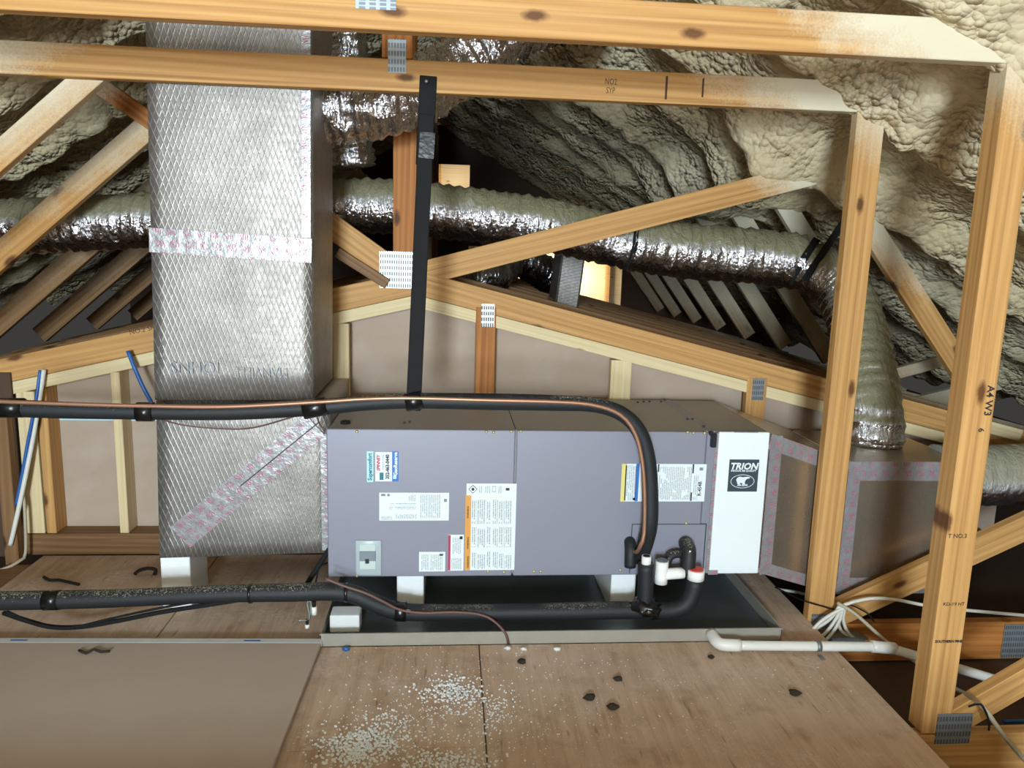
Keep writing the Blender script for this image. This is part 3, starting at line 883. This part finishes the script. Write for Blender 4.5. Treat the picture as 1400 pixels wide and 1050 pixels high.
# ------------------------------------------------------------------ supply duct on the left
sd = thing('supply_duct', (-.65, 2.65, .23), 'tall foil wrapped supply duct with taped elbow at left end of air handler', 'duct')
def hexa(name, mat, f, yb0, yb1, parent, sub=10):
    """wrapped duct: front quad f (bl, br, tr, tl), pushed back in y, faces slightly pillowed"""
    bl, br, tr, tl = [Vector(q) for q in f]
    bm = bmesh.new()
    n = sub
    def P(u, v, w):
        q = bl.lerp(br, u).lerp(tl.lerp(tr, u), v)
        yb = yb0 + (yb1 - yb0) * v
        return V(q.x, q.y + (yb - q.y) * w, q.z)
    def grid(fn):
        vs = [[bm.verts.new(fn(i / n, j / n)) for j in range(n + 1)] for i in range(n + 1)]
        for i in range(n):
            for j in range(n):
                bm.faces.new((vs[i][j], vs[i + 1][j], vs[i + 1][j + 1], vs[i][j + 1]))
    def pil(p, u, v, dirv, a=.008):
        k = (1 - (2 * u - 1) ** 4) * (1 - (2 * v - 1) ** 4)
        return p + Vector(dirv) * (a * k + .003 * k * noise.noise(p * 9))
    grid(lambda u, v: pil(P(u, v, 0), u, v, (0, -1, 0)))
    grid(lambda u, v: pil(P(u, v, 1), u, v, (0, 1, 0)))
    grid(lambda u, v: pil(P(0, u, v), u, v, (-1, 0, 0)))
    grid(lambda u, v: pil(P(1, u, v), u, v, (1, 0, 0)))
    grid(lambda u, v: pil(P(u, 0, v), u, v, (0, 0, -1), .004))
    grid(lambda u, v: pil(P(u, 1, v), u, v, (0, 0, 1), .004))
    bmesh.ops.remove_doubles(bm, verts=bm.verts, dist=.0004)
    return link(name, bm_mesh(bm, name, True), mat, parent)
YR = 2.435
f = [at(212, 547, YR), at(427, 547, YR), at(424, -40, YR), at(197, -40, YR)]
hexa('riser', M['scrim'], f, 2.86, 2.86, sd, 14)
YE = 2.47
f2 = [at(218, 763, YE), V(UX0 - .002, YE, .215), V(UX0 - .002, YE, .722), at(213, 540, YE) ]
f2[3].z = .722
hexa('elbow', M['scrim'], f2, 2.93, 2.93, sd, 12)
box('elbow_collar', M['black'], (-.87, 2.50, .715), (-.45, 2.80, .752), sd, bev=.004)
a, b = at(248, 733, YE), at(432, 580, YE)
slab('foil_tape', M['tape'], a + V(0, -.0125, 0), b + V(0, -.0125, 0), .092, .001, sd, bev=0)
slab('mitre_joint', M['ink'], at(330, 663, YE) + V(0, -.0132, 0), at(437, 576, YE) + V(0, -.0132, 0), .0035, .001, sd, bev=0)
slab('foil_tape', M['tape'], (UX0 - .014, YE - .006, .225), (UX0 - .014, YE - .006, .62), .03, .001, sd, bev=0)
a, b = at(206, 328, YR), at(427, 343, YR)
slab('foil_tape', M['tape'], a + V(0, -.0125, 0), b + V(0, -.0125, 0), .072, .001, sd, bev=0)
a, b = at(418.5, 20, YR), at(419, 325, YR)
slab('foil_tape', M['tape'], a + V(0, -.0045, 0), b + V(0, -.0045, 0), .026, .001, sd, bev=0)
lettering('JOHNS', at(268, 501, YR) + V(0, -.0125, 0), .055, M['ink_pale'], sd, math.pi, -.0009, sx=.9)
lettering('MANVILLE', at(358, 508, YR) + V(0, -.0125, 0), .048, M['ink_pale'], sd, math.pi, -.0009, sx=.75)

# ------------------------------------------------------------------ flexible ducts
def wrinkle(seed, rib=.046, amp=.006, rib_amp=.005):
    def f(s, a, p):
        r = math.cos(2 * math.pi * (s / rib + a / (2 * math.pi)))
        n = noise.noise(V(s * 14 + seed, math.cos(a) * 2.2, math.sin(a) * 2.2))
        m = noise.noise(V(s * 40 + seed, math.cos(a) * 3.5 + 7, math.sin(a) * 3.5))
        return rib_amp * r * r * r + amp * n + amp * .7 * m
    return f
def strap(name, mat, pts, r, parent, w=.028):
    C = catmull(pts, .02)
    return C
fd = thing('flex_duct', (.2, 3.25, 1.2), 'long silver flex duct crossing behind the trusses and bending down to the return box', 'duct')
run1 = [V(-2.4, 3.33, 1.19), V(-1.77, 3.29, 1.253), V(-1.211, 3.27, 1.30), V(-.435, 3.25, 1.378), V(.249, 3.25, 1.341), V(.744, 3.25, 1.262)]
run2 = [V(.744, 3.25, 1.262), V(1.0, 3.25, 1.235), V(1.25, 3.24, 1.222), V(1.47, 3.20, 1.20)]
run3 = [V(1.47, 3.20, 1.20), V(1.60, 3.13, 1.12), V(1.635, 3.03, 1.00), V(1.62, 2.90, .85), V(1.60, 2.78, .70), V(1.60, 2.74, .60), V(1.60, 2.735, .548)]
link('sleeve', tube_mesh(run1, .108, 30, .011, disp=wrinkle(1), name='sleeve'), M['flex'], fd)
link('sleeve', tube_mesh(run2, .115, 30, .011, disp=wrinkle(31), name='sleeve'), M['flex'], fd)
link('sleeve', tube_mesh(run3, .108, 30, .011, disp=wrinkle(57), name='sleeve'), M['flex'], fd)
def band(pts, r, w, mat, parent, name='strap'):
    a, b = Vector(pts[0]), Vector(pts[1])
    d = (b - a).normalized()
    return tube(name, mat, [a - d * w / 2, a + d * w / 2], r, parent, 24, 1.0)
band((run2[0], run2[1]), .113, .02, M['black'], fd)
band((V(1.475, 3.197, 1.197), V(1.54, 3.165, 1.16)), .117, .03, M['black'], fd)
link('collar', tube_mesh([V(1.60, 2.735, .60), V(1.60, 2.735, .537)], lambda s: .098 + .25 * max(0, s - .03), 30, .01, disp=wrinkle(80, amp=.004), name='collar'), M['flex_clean'], fd)
a, b = V(1.475, 3.10, 1.28), V(1.50, 3.12, 1.52)
slab('hang_strap', M['black'], V(1.44, 3.078, 1.13), V(1.60, 3.078, 1.40), .03, .003, fd, bev=0)

fu = thing('flex_duct', (0, 2.72, 1.75), 'crumpled silver flex duct looping behind the high beams beside the tall duct', 'duct')
link('sleeve', tube_mesh([V(-.44, 2.70, 1.655), V(-.30, 2.69, 1.668), V(-.16, 2.70, 1.70), V(0, 2.72, 1.80), V(.16, 2.76, 1.93), V(.32, 2.82, 2.02), V(.5, 2.9, 2.06)], .098, 32, .010,
     disp=wrinkle(5, .036, .016, .008), name='sleeve'), M['flex_clean'], fu)
f3 = thing('flex_duct', (-.42, 3.15, 1.55), 'dark silver flex duct hanging just right of the tall duct', 'duct')
link('sleeve', tube_mesh([V(-.40, 3.10, 2.12), V(-.41, 3.12, 1.85), V(-.40, 3.14, 1.66), V(-.38, 3.14, 1.52)], .085, 28, .011, disp=wrinkle(12, .03, .010, .008), name='sleeve'), M['flex_clean'], f3)
f4 = thing('flex_duct', (2.2, 2.6, .45), 'fat dusty round duct leaving the return box to the right edge', 'duct')
link('sleeve', tube_mesh([V(1.79, 2.62, .445), V(2.0, 2.61, .45), V(2.3, 2.60, .46), V(2.7, 2.60, .47)], .112, 30, .014, disp=wrinkle(15, .05, .003, .002), name='sleeve'), M['flex_dust'], f4)
f5 = thing('boxed_duct', (.72, 4.3, 1.0), 'blue-gray foil boxed duct seen through the gap beyond the sloping chord', 'duct')
a, b = at(779, 350, 4.1), at(771, 412, 4.1)
bx = slab('foil_casing', M['scrim'], at(785, 345, 4.06), at(774, 425, 4.06), .125, .3, f5, bev=.01)
f6 = thing('flex_duct', (.3, 4.0, 1.05), 'short black crinkled flex duct beyond the peak of the rear truss', 'duct')
p1, p2 = at(668, 392, 3.95), at(692, 364, 4.3)
link('sleeve', tube_mesh([p1 + V(-.10, -.06, .05), p1 + V(0, 0, .05), p2, p2 + V(.02, .4, .03)], .085, 24, .012, disp=wrinkle(3, .03, .012, .008), name='sleeve'), M['flex_clean'], f6)
f7 = thing('flex_duct', (.8, 5.2, 1.2), 'dark flex duct deep in the rear attic above the lit gable boards', 'duct')
link('sleeve', tube_mesh([at(700, 345, 5.0), at(735, 368, 5.1), at(765, 385, 5.3), at(772, 395, 6.0)], .11, 24, .014, disp=wrinkle(23, .04, .014, .008), name='sleeve'), M['flex_clean'], f7)

# ------------------------------------------------------------------ drain pan and blocks
PX0, PX1, PY0, PY1, PH = -.384, 1.078, 2.242, 2.93, .044
dp = thing('drain_pan', ((PX0 + PX1) / 2, (PY0 + PY1) / 2, 0), 'shallow galvanized drain pan on the plywood under the air handler', 'pan')
box('pan_floor', M['pan_dark'], (PX0, PY0, .0005), (PX1, PY1, .003), dp, bev=0)
for lo, hi in (((PX0, PY0, .0005), (PX1, PY0 + .002, PH)), ((PX0, PY1 - .002, .0005), (PX1, PY1, PH)), ((PX0, PY0, .0005), (PX0 + .002, PY1, PH)), ((PX1 - .002, PY0, .0005), (PX1, PY1, PH))):
    box('pan_wall', M['galv_lip'], lo, hi, dp, bev=0)
for lo, hi in (((PX0 - .002, PY0 - .003, PH - .004), (PX1 + .002, PY0 + .004, PH + .001)), ((PX1 - .004, PY0, PH - .004), (PX1 + .003, PY1, PH + .001))):
    box('hemmed_edge', M['galv_lip'], lo, hi, dp, bev=.001)

def eps_block(lo, hi, label_):
    o = box('foam_block', M['eps'], lo, hi, None, .005, 2)
    tag(o, label_, 'block', 'white foam support blocks')
    return o
eps_block((-.952, 2.516, .0005), (-.856, 2.70, .2135), 'tall white foam block standing under the tall duct elbow')
eps_block((-.369, 2.325, .0035), (-.275, 2.395, .062), 'small white foam block in the pan corner under the black drain pipe')
eps_block((-.166, 2.45, .0035), (-.076, 2.84, .1588), 'white foam block under the middle of the left access panel')
eps_block((.560, 2.45, .0035), (.646, 2.84, .1588), 'white foam block under the right access panel beside the drain tee')

# ------------------------------------------------------------------ refrigerant line set
ls = thing('line_set', (-.3, 2.3, .72), 'black insulated refrigerant pipe with copper tube crossing in front of the air handler', 'pipe')
YP = 2.30
pp = [(-60, 556), (0, 557.5), (100, 561), (200, 563), (310, 563), (430, 557), (500, 551), (566, 548), (660, 549), (760, 551), (815, 554), (852, 567), (875, 592), (886, 630), (889, 680), (888.5, 715)]

P3 = [at(x, y, YP) for x, y in pp] + [V(.640, 2.315, .33), V(.637, 2.345, .268)] + [V(.632, 2.372, .232), V(.628, 2.40, .228)]
def line_r(s): return .0245 + .0012 * math.sin(s * 9)
tube('insulation', M['rubber'], P3, line_r, ls, 18, .02)
cp = [(-60, 547.5), (0, 549), (100, 552.5), (200, 555), (310, 556), (430, 550), (500, 545.5), (566, 544.5), (660, 547), (760, 549.5), (812, 554), (848, 567), (868, 592), (878, 630), (881.5, 680), (880.5, 730), (876, 745)]
C3 = [at(x, y, YP - .024) for x, y in cp] + [V(.610, 2.33, .268), V(.606, 2.40, .258)]
tube('copper_tube', M['copper'], C3, .0062, ls, 10, .02)
tube('elbow_cover', M['rubber'], [V(.600, 2.36, .205), V(.600, 2.365, .25), V(.602, 2.385, .275), V(.604, 2.402, .277)], .019, ls, 14, .01)
for (px, w) in ((15, .07), (199, .046), (431, .07), (566, .05)):
    y = 557.5 + (5.5 if 90 < px < 350 else 0) + (-9 if px > 500 else 0)
    a, b = at(px - 5, y, YP - .002), at(px + 5, y - (1.5 if px > 300 else 0), YP - .002)
    band((at(px, y, YP - .003), b + (b - a)), .0285 if px < 500 else .0275, w, M['tape_black'], ls, 'tape_wrap')
a, b = at(415, 559, YP - .029), at(443, 556, YP - .029)
slab('tape_end', M['tape_black'], a, b, .008, .004, ls)

hs = thing('hanger_strap', (-.09, 2.33, .78), 'long black strap hanging from the second beam and holding the insulated pipe', 'strap')
A0, A1 = V(-.072, 2.376, 1.712), V(-.082, 2.358, 1.46)
slab('upper_strip', M['black'], A0, A1, .050, .014, hs, (0, -1, 0), .002)
slab('lower_strip', M['black'], V(-.0755, 2.350, 1.60), V(-.107, 2.296, .735), .0445, .012, hs, (0, -1, 0), .002)
slab('lap_tape', M['tape_black'], V(-.072, 2.343, 1.55), V(-.076, 2.338, 1.475), .046, .004, hs, (0, -1, 0), .001)
p = at(583, 111, 2.358)
lump('screw', M['galv'], p, .006, .004, .006, 3, .1, hs, 1)

# ------------------------------------------------------------------ condensate drain
def N(x, y, z): return CAMP + (V(x, y, z) - CAMP) * .987
dr = thing('condensate_drain', (.1, 2.3, .1), 'black insulated condensate pipe along the floor with white tee and red cap', 'pipe')
low = [(-60, 823), (0, 821.5), (80, 820), (160, 818), (300, 812), (400, 810), (450, 808.5), (482, 812), (515, 826), (548, 836)]
L3 = [at(x, y, 2.30) for x, y in low]
for i, v in enumerate(L3[:7]): pass
L3 += [N(.0, 2.33, .066), N(.3, 2.33, .066), N(.55, 2.33, .068), N(.65, 2.33, .068), N(.735, 2.33, .066), N(.785, 2.33, .085), N(.806, 2.33, .13), N(.812, 2.33, .175)]
tube('insulated_pipe', M['rubber'], L3, lambda s: .0275 + .001 * math.sin(s * 7), dr, 18, .02)
tube('riser_pipe', M['rubber'], [N(.646, 2.325, .07), N(.646, 2.325, .15), N(.643, 2.325, .232)], .0255, dr, 18, .02)
tube('pvc_stub', M['pvc'], [N(.643, 2.325, .225), N(.643, 2.325, .258)], .0155, dr, 16, .02)
tube('stub_bore', M['ink'], [N(.643, 2.325, .2575), N(.643, 2.325, .2585)], .0115, dr, 16, .02)
tube('clean_out', M['pvc'], [N(.812, 2.33, .175), N(.812, 2.33, .208)], .0275, dr, 22, .02)
tube('red_plug', M['red'], [N(.812, 2.33, .207), N(.812, 2.33, .2105)], .0235, dr, 22, .02)
tube('tee_body', M['pvc'], [N(.700, 2.34, .158), N(.700, 2.34, .235)], .021, dr, 18, .02)
tube('tee_bore', M['galv'], [N(.700, 2.34, .2345), N(.700, 2.34, .2375)], .0185, dr, 18, .02)
tube('tee_branch', M['pvc'], [N(.705, 2.34, .188), N(.775, 2.345, .190)], .0185, dr, 18, .02)
tube('trap_hose', M['rubber'], [N(.725, 2.365, .215), N(.735, 2.37, .236), N(.760, 2.375, .243), N(.785, 2.38, .236), N(.80, 2.39, .225)], .013, dr, 12, .01)
tube('trap_elbow', M['rubber'], [N(.790, 2.35, .185), N(.792, 2.352, .225), N(.795, 2.365, .262), N(.795, 2.402, .268)], .0235, dr, 16, .01)
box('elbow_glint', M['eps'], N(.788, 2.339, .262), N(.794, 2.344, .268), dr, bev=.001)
lump('tape_wad', M['tape_black'], N(.646, 2.318, .088), .046, .034, .026, 4, .35, dr, 3, 2.6)
lump('foil_scrap', M['flex_clean'], N(.640, 2.288, .082), .018, .006, .008, 9, .4, dr, 2, 2)
band((N(.68, 2.33, .067), N(.74, 2.33, .066)), .031, .018, M['tape_black'], dr, 'tape_wrap')
for (px, py, w) in ((72, 820.5, .045), (343, 811.5, .008), (474, 810, .010)):
    a = at(px, py, 2.30); b = at(px + 10, py - .3, 2.30)
    band((a, b), .030, w, M['tape_black'], dr, 'tape_wrap')
band((at(548, 836, 2.30), at(560, 836.5, 2.30)), .031, .035, M['tape_black'], dr, 'tape_wrap')
a, b = at(115, 815, 2.30), at(160, 812, 2.30)
lump('foil_scrap', M['flex_clean'], at(558, 836, 2.268), .012, .005, .006, 2, .4, dr, 2, 2)

def wire(name, mat, pts, r, label_, cat='cable', group=None, seg=8, step=.012):
    me = tube_mesh(pts, r, seg, step, name=name)
    c = sum((Vector(p) for p in pts), V(0, 0, 0)) / len(pts)
    for v in me.vertices: v.co -= c
    return tag(link(name, me, mat, None, Matrix.Translation(c)), label_, cat, group)
wp = [(445, 791), (470, 801), (500, 811), (525, 823), (548, 834), (580, 838), (620, 837), (655, 840), (675, 849), (690, 866), (695, 880)]
W3 = [at(x, y, 2.266) for x, y in wp[:7]] + [at(655, 840, 2.264), at(675, 849, 2.256), at(691, 866, 2.236), at(695, 880, 2.233)]
wire('control_wire', M['wire_brown'], W3, .0042, 'thin brown wire trailing along the drain pipe and over the pan edge')
wire('pipe_cable', M['black'], [at(5, 838, 2.32), at(35, 848, 2.30), at(70, 857, 2.29), at(110, 857, 2.29), at(160, 849, 2.29), at(220, 837, 2.29), at(290, 826, 2.295), at(340, 818, 2.30)], .0075, 'thick black cable sagging below the left drain pipe')
wire('pipe_cable', M['black'], [at(10, 836, 2.31), at(50, 853, 2.28), at(95, 858, 2.27), at(150, 846, 2.275), at(210, 833, 2.28), at(270, 822, 2.29)], .004, 'thin black wire beside the thick cable under the left drain pipe')
wire('float_cable', M['black'], [V(-.386, 2.45, .235), at(436, 773, 2.44), at(425, 790, 2.42), at(418, 802, 2.40)], .009, 'short black cable looping out behind the left corner of the air handler')
wire('float_wire', M['black'], [V(-.388, 2.42, .20), at(437, 775, 2.38), at(433, 790, 2.33), at(430, 806, 2.29), at(428, 822, 2.285)], .0028, 'hair thin black wire down to the white float switch')
fs = thing('float_switch', at(423, 840, 2.27), 'little white float switch on a wire bracket in the pan corner', 'switch')
p = at(429.5, 834, 2.272)
tube('float', M['pvc'], [p + V(0, 0, .012), p + V(0, 0, -.014)], .0085, fs, 12, .01)
tube('float_cap', M['black'], [p + V(0, 0, .028), p + V(0, 0, .011)], .006, fs, 10, .01)
p2 = at(420, 855, 2.262)
tube('float', M['pvc'], [p2 + V(0, 0, .004), p2 + V(0, 0, -.008)], .007, fs, 12, .01)
tube('float_cap', M['black'], [p2 + V(0, 0, .020), p2 + V(0, 0, .004)], .005, fs, 10, .01)
tube('bracket', M['galv'], [at(410, 851, 2.255), at(409, 848, 2.255), at(423, 846, 2.262), at(420, 824, 2.28), at(425, 823, 2.285), at(424, 846, 2.27)], .0018, fs, 6, .01)
wire('control_wire', M['wire_brown'], [at(212, 571, 2.37), at(250, 581, 2.40), at(300, 586, 2.41), at(345, 585, 2.40), at(400, 570, 2.36), at(415, 565, 2.33)], .0024, 'thin reddish wire drooping below the pipe over the duct elbow')
wire('control_wire', M['wire_brown'], [at(432, 565, 2.32), at(437, 580, 2.39), at(445, 590, 2.394)], .0022, 'short gray-brown wire dropping from the pipe tape to the cabinet corner')

# ------------------------------------------------------------------ white PVC drain line on the right
pv = thing('pvc_drain', (1.1, 2.15, .03), 'white PVC drain line from the pan running off the deck to the right', 'pipe')
zc = .026
tube('pipe', M['pvc'], [V(.90, 2.17, zc), V(1.35, 2.15, zc - .001)], .0150, pv, 16, .03)
tube('elbow', M['pvc'], [V(.845, 2.241, zc + .004), V(.846, 2.20, zc + .001), V(.856, 2.178, zc), V(.885, 2.172, zc), V(.915, 2.170, zc)], .0190, pv, 16, .012)
tube('coupling', M['pvc'], [V(1.33, 2.152, zc), V(1.375, 2.15, zc - .004), V(1.41, 2.16, zc - .012)], .0185, pv, 16, .012)
tube('pipe', M['pvc'], [V(1.39, 2.155, zc - .008), V(1.78, 2.14, -.098), V(1.95, 2.14, -.15)], .0150, pv, 16, .03)
band((V(1.16, 2.158, zc), V(1.26, 2.154, zc)), .0168, .014, M['galv'], pv, 'pipe_strap')
box('strap_tab', M['galv'], (1.155, 2.118, .0), (1.168, 2.146, .003), pv, bev=.0008)

# ------------------------------------------------------------------ electrical cables at the post foot
eb = thing('junction_box', (1.42, 2.33, -.05), 'dull steel junction box at the foot of the second post', 'box')
a = at(1160, 873, 2.33)
box('box_body', M['galv'], (a.x - .06, 2.32, a.z - .035), (a.x + .055, 2.376, a.z + .006), eb, bev=.003)
box('box_lip', M['galv'], (a.x - .066, 2.314, a.z + .002), (a.x + .062, 2.34, a.z + .008), eb, bev=.001)
k = at(1152, 828, 2.33)
bund = [((1100, 871), (1112, 862), (1135, 846)), ((1113, 876), (1128, 866), (1143, 846)), ((1122, 880), (1136, 868), (1148, 848)), ((1165, 872), (1150, 862), (1146, 846)), ((1172, 875), (1160, 866), (1153, 848)), ((1104, 868), (1122, 850), (1140, 838))]
side = ['outermost left', 'second from left', 'third from left', 'innermost right', 'outermost right', 'upper left']
for i, q in enumerate(bund):
    pts_ = [at(x, y, 2.335 - .006 * (i % 3)) for x, y in q] + [k + V(.004 * i - .01, -.004 * (i % 3), 0)]
    wire('house_cable', M['cable_white'], pts_, .0058, 'white flat cable bent into the junction box, %s in the bundle' % side[i], 'cable', 'white cables bundled at the post foot')
wire('house_cable', M['cable_white'], [k, at(1170, 822, 2.33), at(1195, 818, 2.33), at(1225, 820, 2.32), at(1262, 827, 2.30), at(1300, 832, 2.28), at(1340, 836, 2.28), at(1420, 843, 2.28)], .0058, 'white cable arching right from the bundle past both posts')
wire('house_cable', M['cable_tan'], [k + V(-.02, 0, .01), at(1170, 840, 2.30), at(1215, 880, 2.22), at(1255, 907, 2.12), at(1300, 938, 1.90), at(1324, 951, 1.79), at(1345, 968, 1.70), at(1372, 1005, 1.70), at(1410, 1050, 1.70)], .0062, 'tan cable running from the bundle down to the lower right corner')
wire('house_cable', M['cable_white'], [at(1040, 795, 2.75), at(1062, 805, 2.75), at(1085, 809, 2.72), at(1112, 815, 2.65), at(1135, 822, 2.50), k], .0058, 'white cable reaching the bundle from under the return box')
wire('tie_wire', M['black'], [at(1060, 803, 2.60), at(1085, 815, 2.50), at(1104, 823, 2.376), at(1125, 829, 2.372), at(1142, 833, 2.36), at(1158, 826, 2.33), at(1185, 838, 2.33), at(1195, 850, 2.35)], .0026, 'thin black wire wrapped across the second post to the cable bundle')
wire('tie_wire', M['black'], [at(1324, 966, 1.69), at(1341, 963, 1.682), at(1352, 985, 1.70), at(1352, 998, 1.76)], .0028, 'black cable staple wire round the tan cable on the lower right web')
wire('house_cable', M['blue'], [at(1372, 987, 2.0), at(1400, 986, 2.0), at(1440, 985, 2.0)], .006, 'blue cable peeping out at the lower right edge')

# ------------------------------------------------------------------ cables on the left wall
wire('house_cable', M['cable_white'], [at(60, 505, 2.965), at(54, 545, 2.955), at(44, 605, 2.95), at(32, 665, 2.93), at(20, 720, 2.92), at(14, 745, 2.92)], .0085, 'white cable slanting down in front of the left wall studs')
wire('house_cable', M['blue'], [at(55, 506, 2.96), at(49, 548, 2.945), at(38, 605, 2.94), at(30, 650, 2.935), at(22, 690, 2.93)], .0062, 'blue cable slanting down alongside the white left cable')
wire('house_cable', M['blue'], [at(175, 480, 2.95), at(184, 503, 2.94), at(196, 530, 2.94), at(212, 560, 2.93), at(224, 590, 2.93)], .0078, 'blue cable slanting down behind the tall duct from the chord')
wire('house_cable', M['cable_tan'], [at(-10, 782, 2.85), at(10, 776, 2.87), at(28, 766, 2.90), at(35, 755, 2.925), at(34, 700, 2.935), at(31, 668, 2.94)], .006, 'tan cable curving along the left edge of the deck')

# ------------------------------------------------------------------ loose drywall sheet
a = atz(441, 873, .027)
ds = thing('drywall_sheet', (-.9, 1.4, 0), 'loose gray-brown drywall sheet lying on the deck at lower left', 'drywall')
bm = cube_bm(1.22, 1.2, .0127, .001)
mwd = Matrix.Translation((a.x - .61 - .004, a.y - 1.0, .0192)) @ Matrix.Rotation(math.radians(1.2), 4, 'Z')
dz = Matrix.Translation((a.x, a.y, .0192)) @ Matrix.Rotation(math.radians(-1.8), 4, 'Z') @ Matrix.Translation((-.61, -.6, 0))
link('sheet', bm_mesh(bm, 'sheet'), M['drywall_floor'], ds, dz)
link('edge_paper', bm_mesh(cube_bm(1.222, .026, .0139, .0006), 'edge_paper'), M['paper_white'], ds, dz @ Matrix.Translation((0, .588, 0)))
link('under_sheet', bm_mesh(cube_bm(1.21, 1.18, .0125, .001), 'under_sheet'), M['drywall_floor'], ds, dz @ Matrix.Translation((-.004, -.012, -.0128)))
for u in (-.29, .40):
    link('edge_stamp', bm_mesh(cube_bm(.05, .007, .0003, 0), 'stamp'), M['label_blue'], ds, dz @ Matrix.Translation((u, .588, .0071)))

# ------------------------------------------------------------------ debris
def onfloor(px, py, z=0.0): return atz(px, py, z)
wire('foam_scrap', M['rust'], [onfloor(60, 789, .004), onfloor(68, 793, .006), onfloor(80, 793, .005), onfloor(95, 796, .006), onfloor(108, 799, .005)], .0055, 'dark twig of scrap foam on the deck, farthest left', 'scrap')
wire('foam_scrap', M['rust'], [onfloor(184, 785, .006), onfloor(190, 780, .014), onfloor(202, 777, .02), onfloor(213, 779, .014), onfloor(211, 785, .005)], .0065, 'dark curled scrap of foam beside the tall white block', 'scrap')
wire('foam_scrap', M['rust'], [onfloor(108, 889, .031), onfloor(118, 893, .031), onfloor(128, 888, .034), onfloor(138, 891, .031), onfloor(150, 890, .031)], .004, 'dark crooked scrap on the far edge of the drywall sheet', 'scrap')
names = ['below the pan edge', 'left of the dark pair on the deck', 'right of the dark pair on the deck', 'nearest the plywood edge', 'under the white PVC elbow']
for i, (px, py, s) in enumerate(((714, 904, .011), (806, 953, .013), (838, 966, .012), (1087, 947, .013), (972, 898, .009), (845, 928, .010))):
    nm = (names + ['alone behind the dark pair'])[i]
    c = onfloor(px, py, s * .5)
    tag(lump('crumb', M['rust'], c, s * 1.25, s, s * .6, i, .35, None, 2, 1.6), 'dark lump of debris ' + nm, 'debris', 'dark lumps on the plywood deck')
nut = lump('wire_nut', M['blue'], onfloor(473, 887, .007), .012, .008, .0075, 5, .12)
tag(nut, 'tiny blue wire nut on the plywood against the pan front', 'wire nut')
for i, (px, py, lb) in enumerate(((694, 886, 'white torn foam flake against the pan, left of the pair'), (716, 887, 'white torn foam flake against the pan, right of the pair'), (762, 887, 'pinkish white foam flake farthest right along the pan'))):
    tag(lump('foam_flake', M['eps'], onfloor(px, py, .005), .011, .007, .005, 30 + i, .5, None, 2, 2), lb, 'debris')
bm = bmesh.new()
def bead(x, y, r, z0=0.0):
    m = Matrix.Translation((x, y, z0 + r * .7)) @ Matrix.Rotation(random.random() * 6, 4, 'Z') @ Matrix.Diagonal((r * random.uniform(.8, 1.4), r, r * .8, 1))
    bmesh.ops.create_icosphere(bm, subdivisions=1, radius=1, matrix=m)
clusters = [((615, 945), 22, 10, 260, .0034), ((640, 960), 34, 14, 150, .0026), ((505, 1012), 24, 12, 260, .0034), ((480, 1030), 26, 14, 330, .0036), ((610, 1042), 34, 9, 220, .0032),
            ((545, 990), 60, 22, 220, .0022), ((675, 975), 16, 16, 130, .0022), ((620, 970), 110, 45, 380, .0017), ((560, 1020), 80, 20, 200, .0020), ((530, 985), 18, 7, 60, .0028), ((900, 960), 130, 45, 120, .0014), ((700, 910), 140, 14, 90, .0016), ((1130, 905), 60, 18, 60, .0016)]
for (cx, cy), sx, sy, n, r in clusters:
    for _ in range(n):
        p = onfloor(random.gauss(cx, sx), random.gauss(cy, sy), 0)
        if p.x > XE - .02 or p.y > PY0 - .01 or p.x < -.36 or (p.x > .8 and p.y > 2.08): continue
        bead(p.x, p.y, r * random.uniform(.6, 1.35))
tag(link('foam_crumbs', bm_mesh(bm, 'foam_crumbs', True), M['eps']), 'white foam crumbs strewn over the plywood in front of the pan', 'debris', kind='stuff')
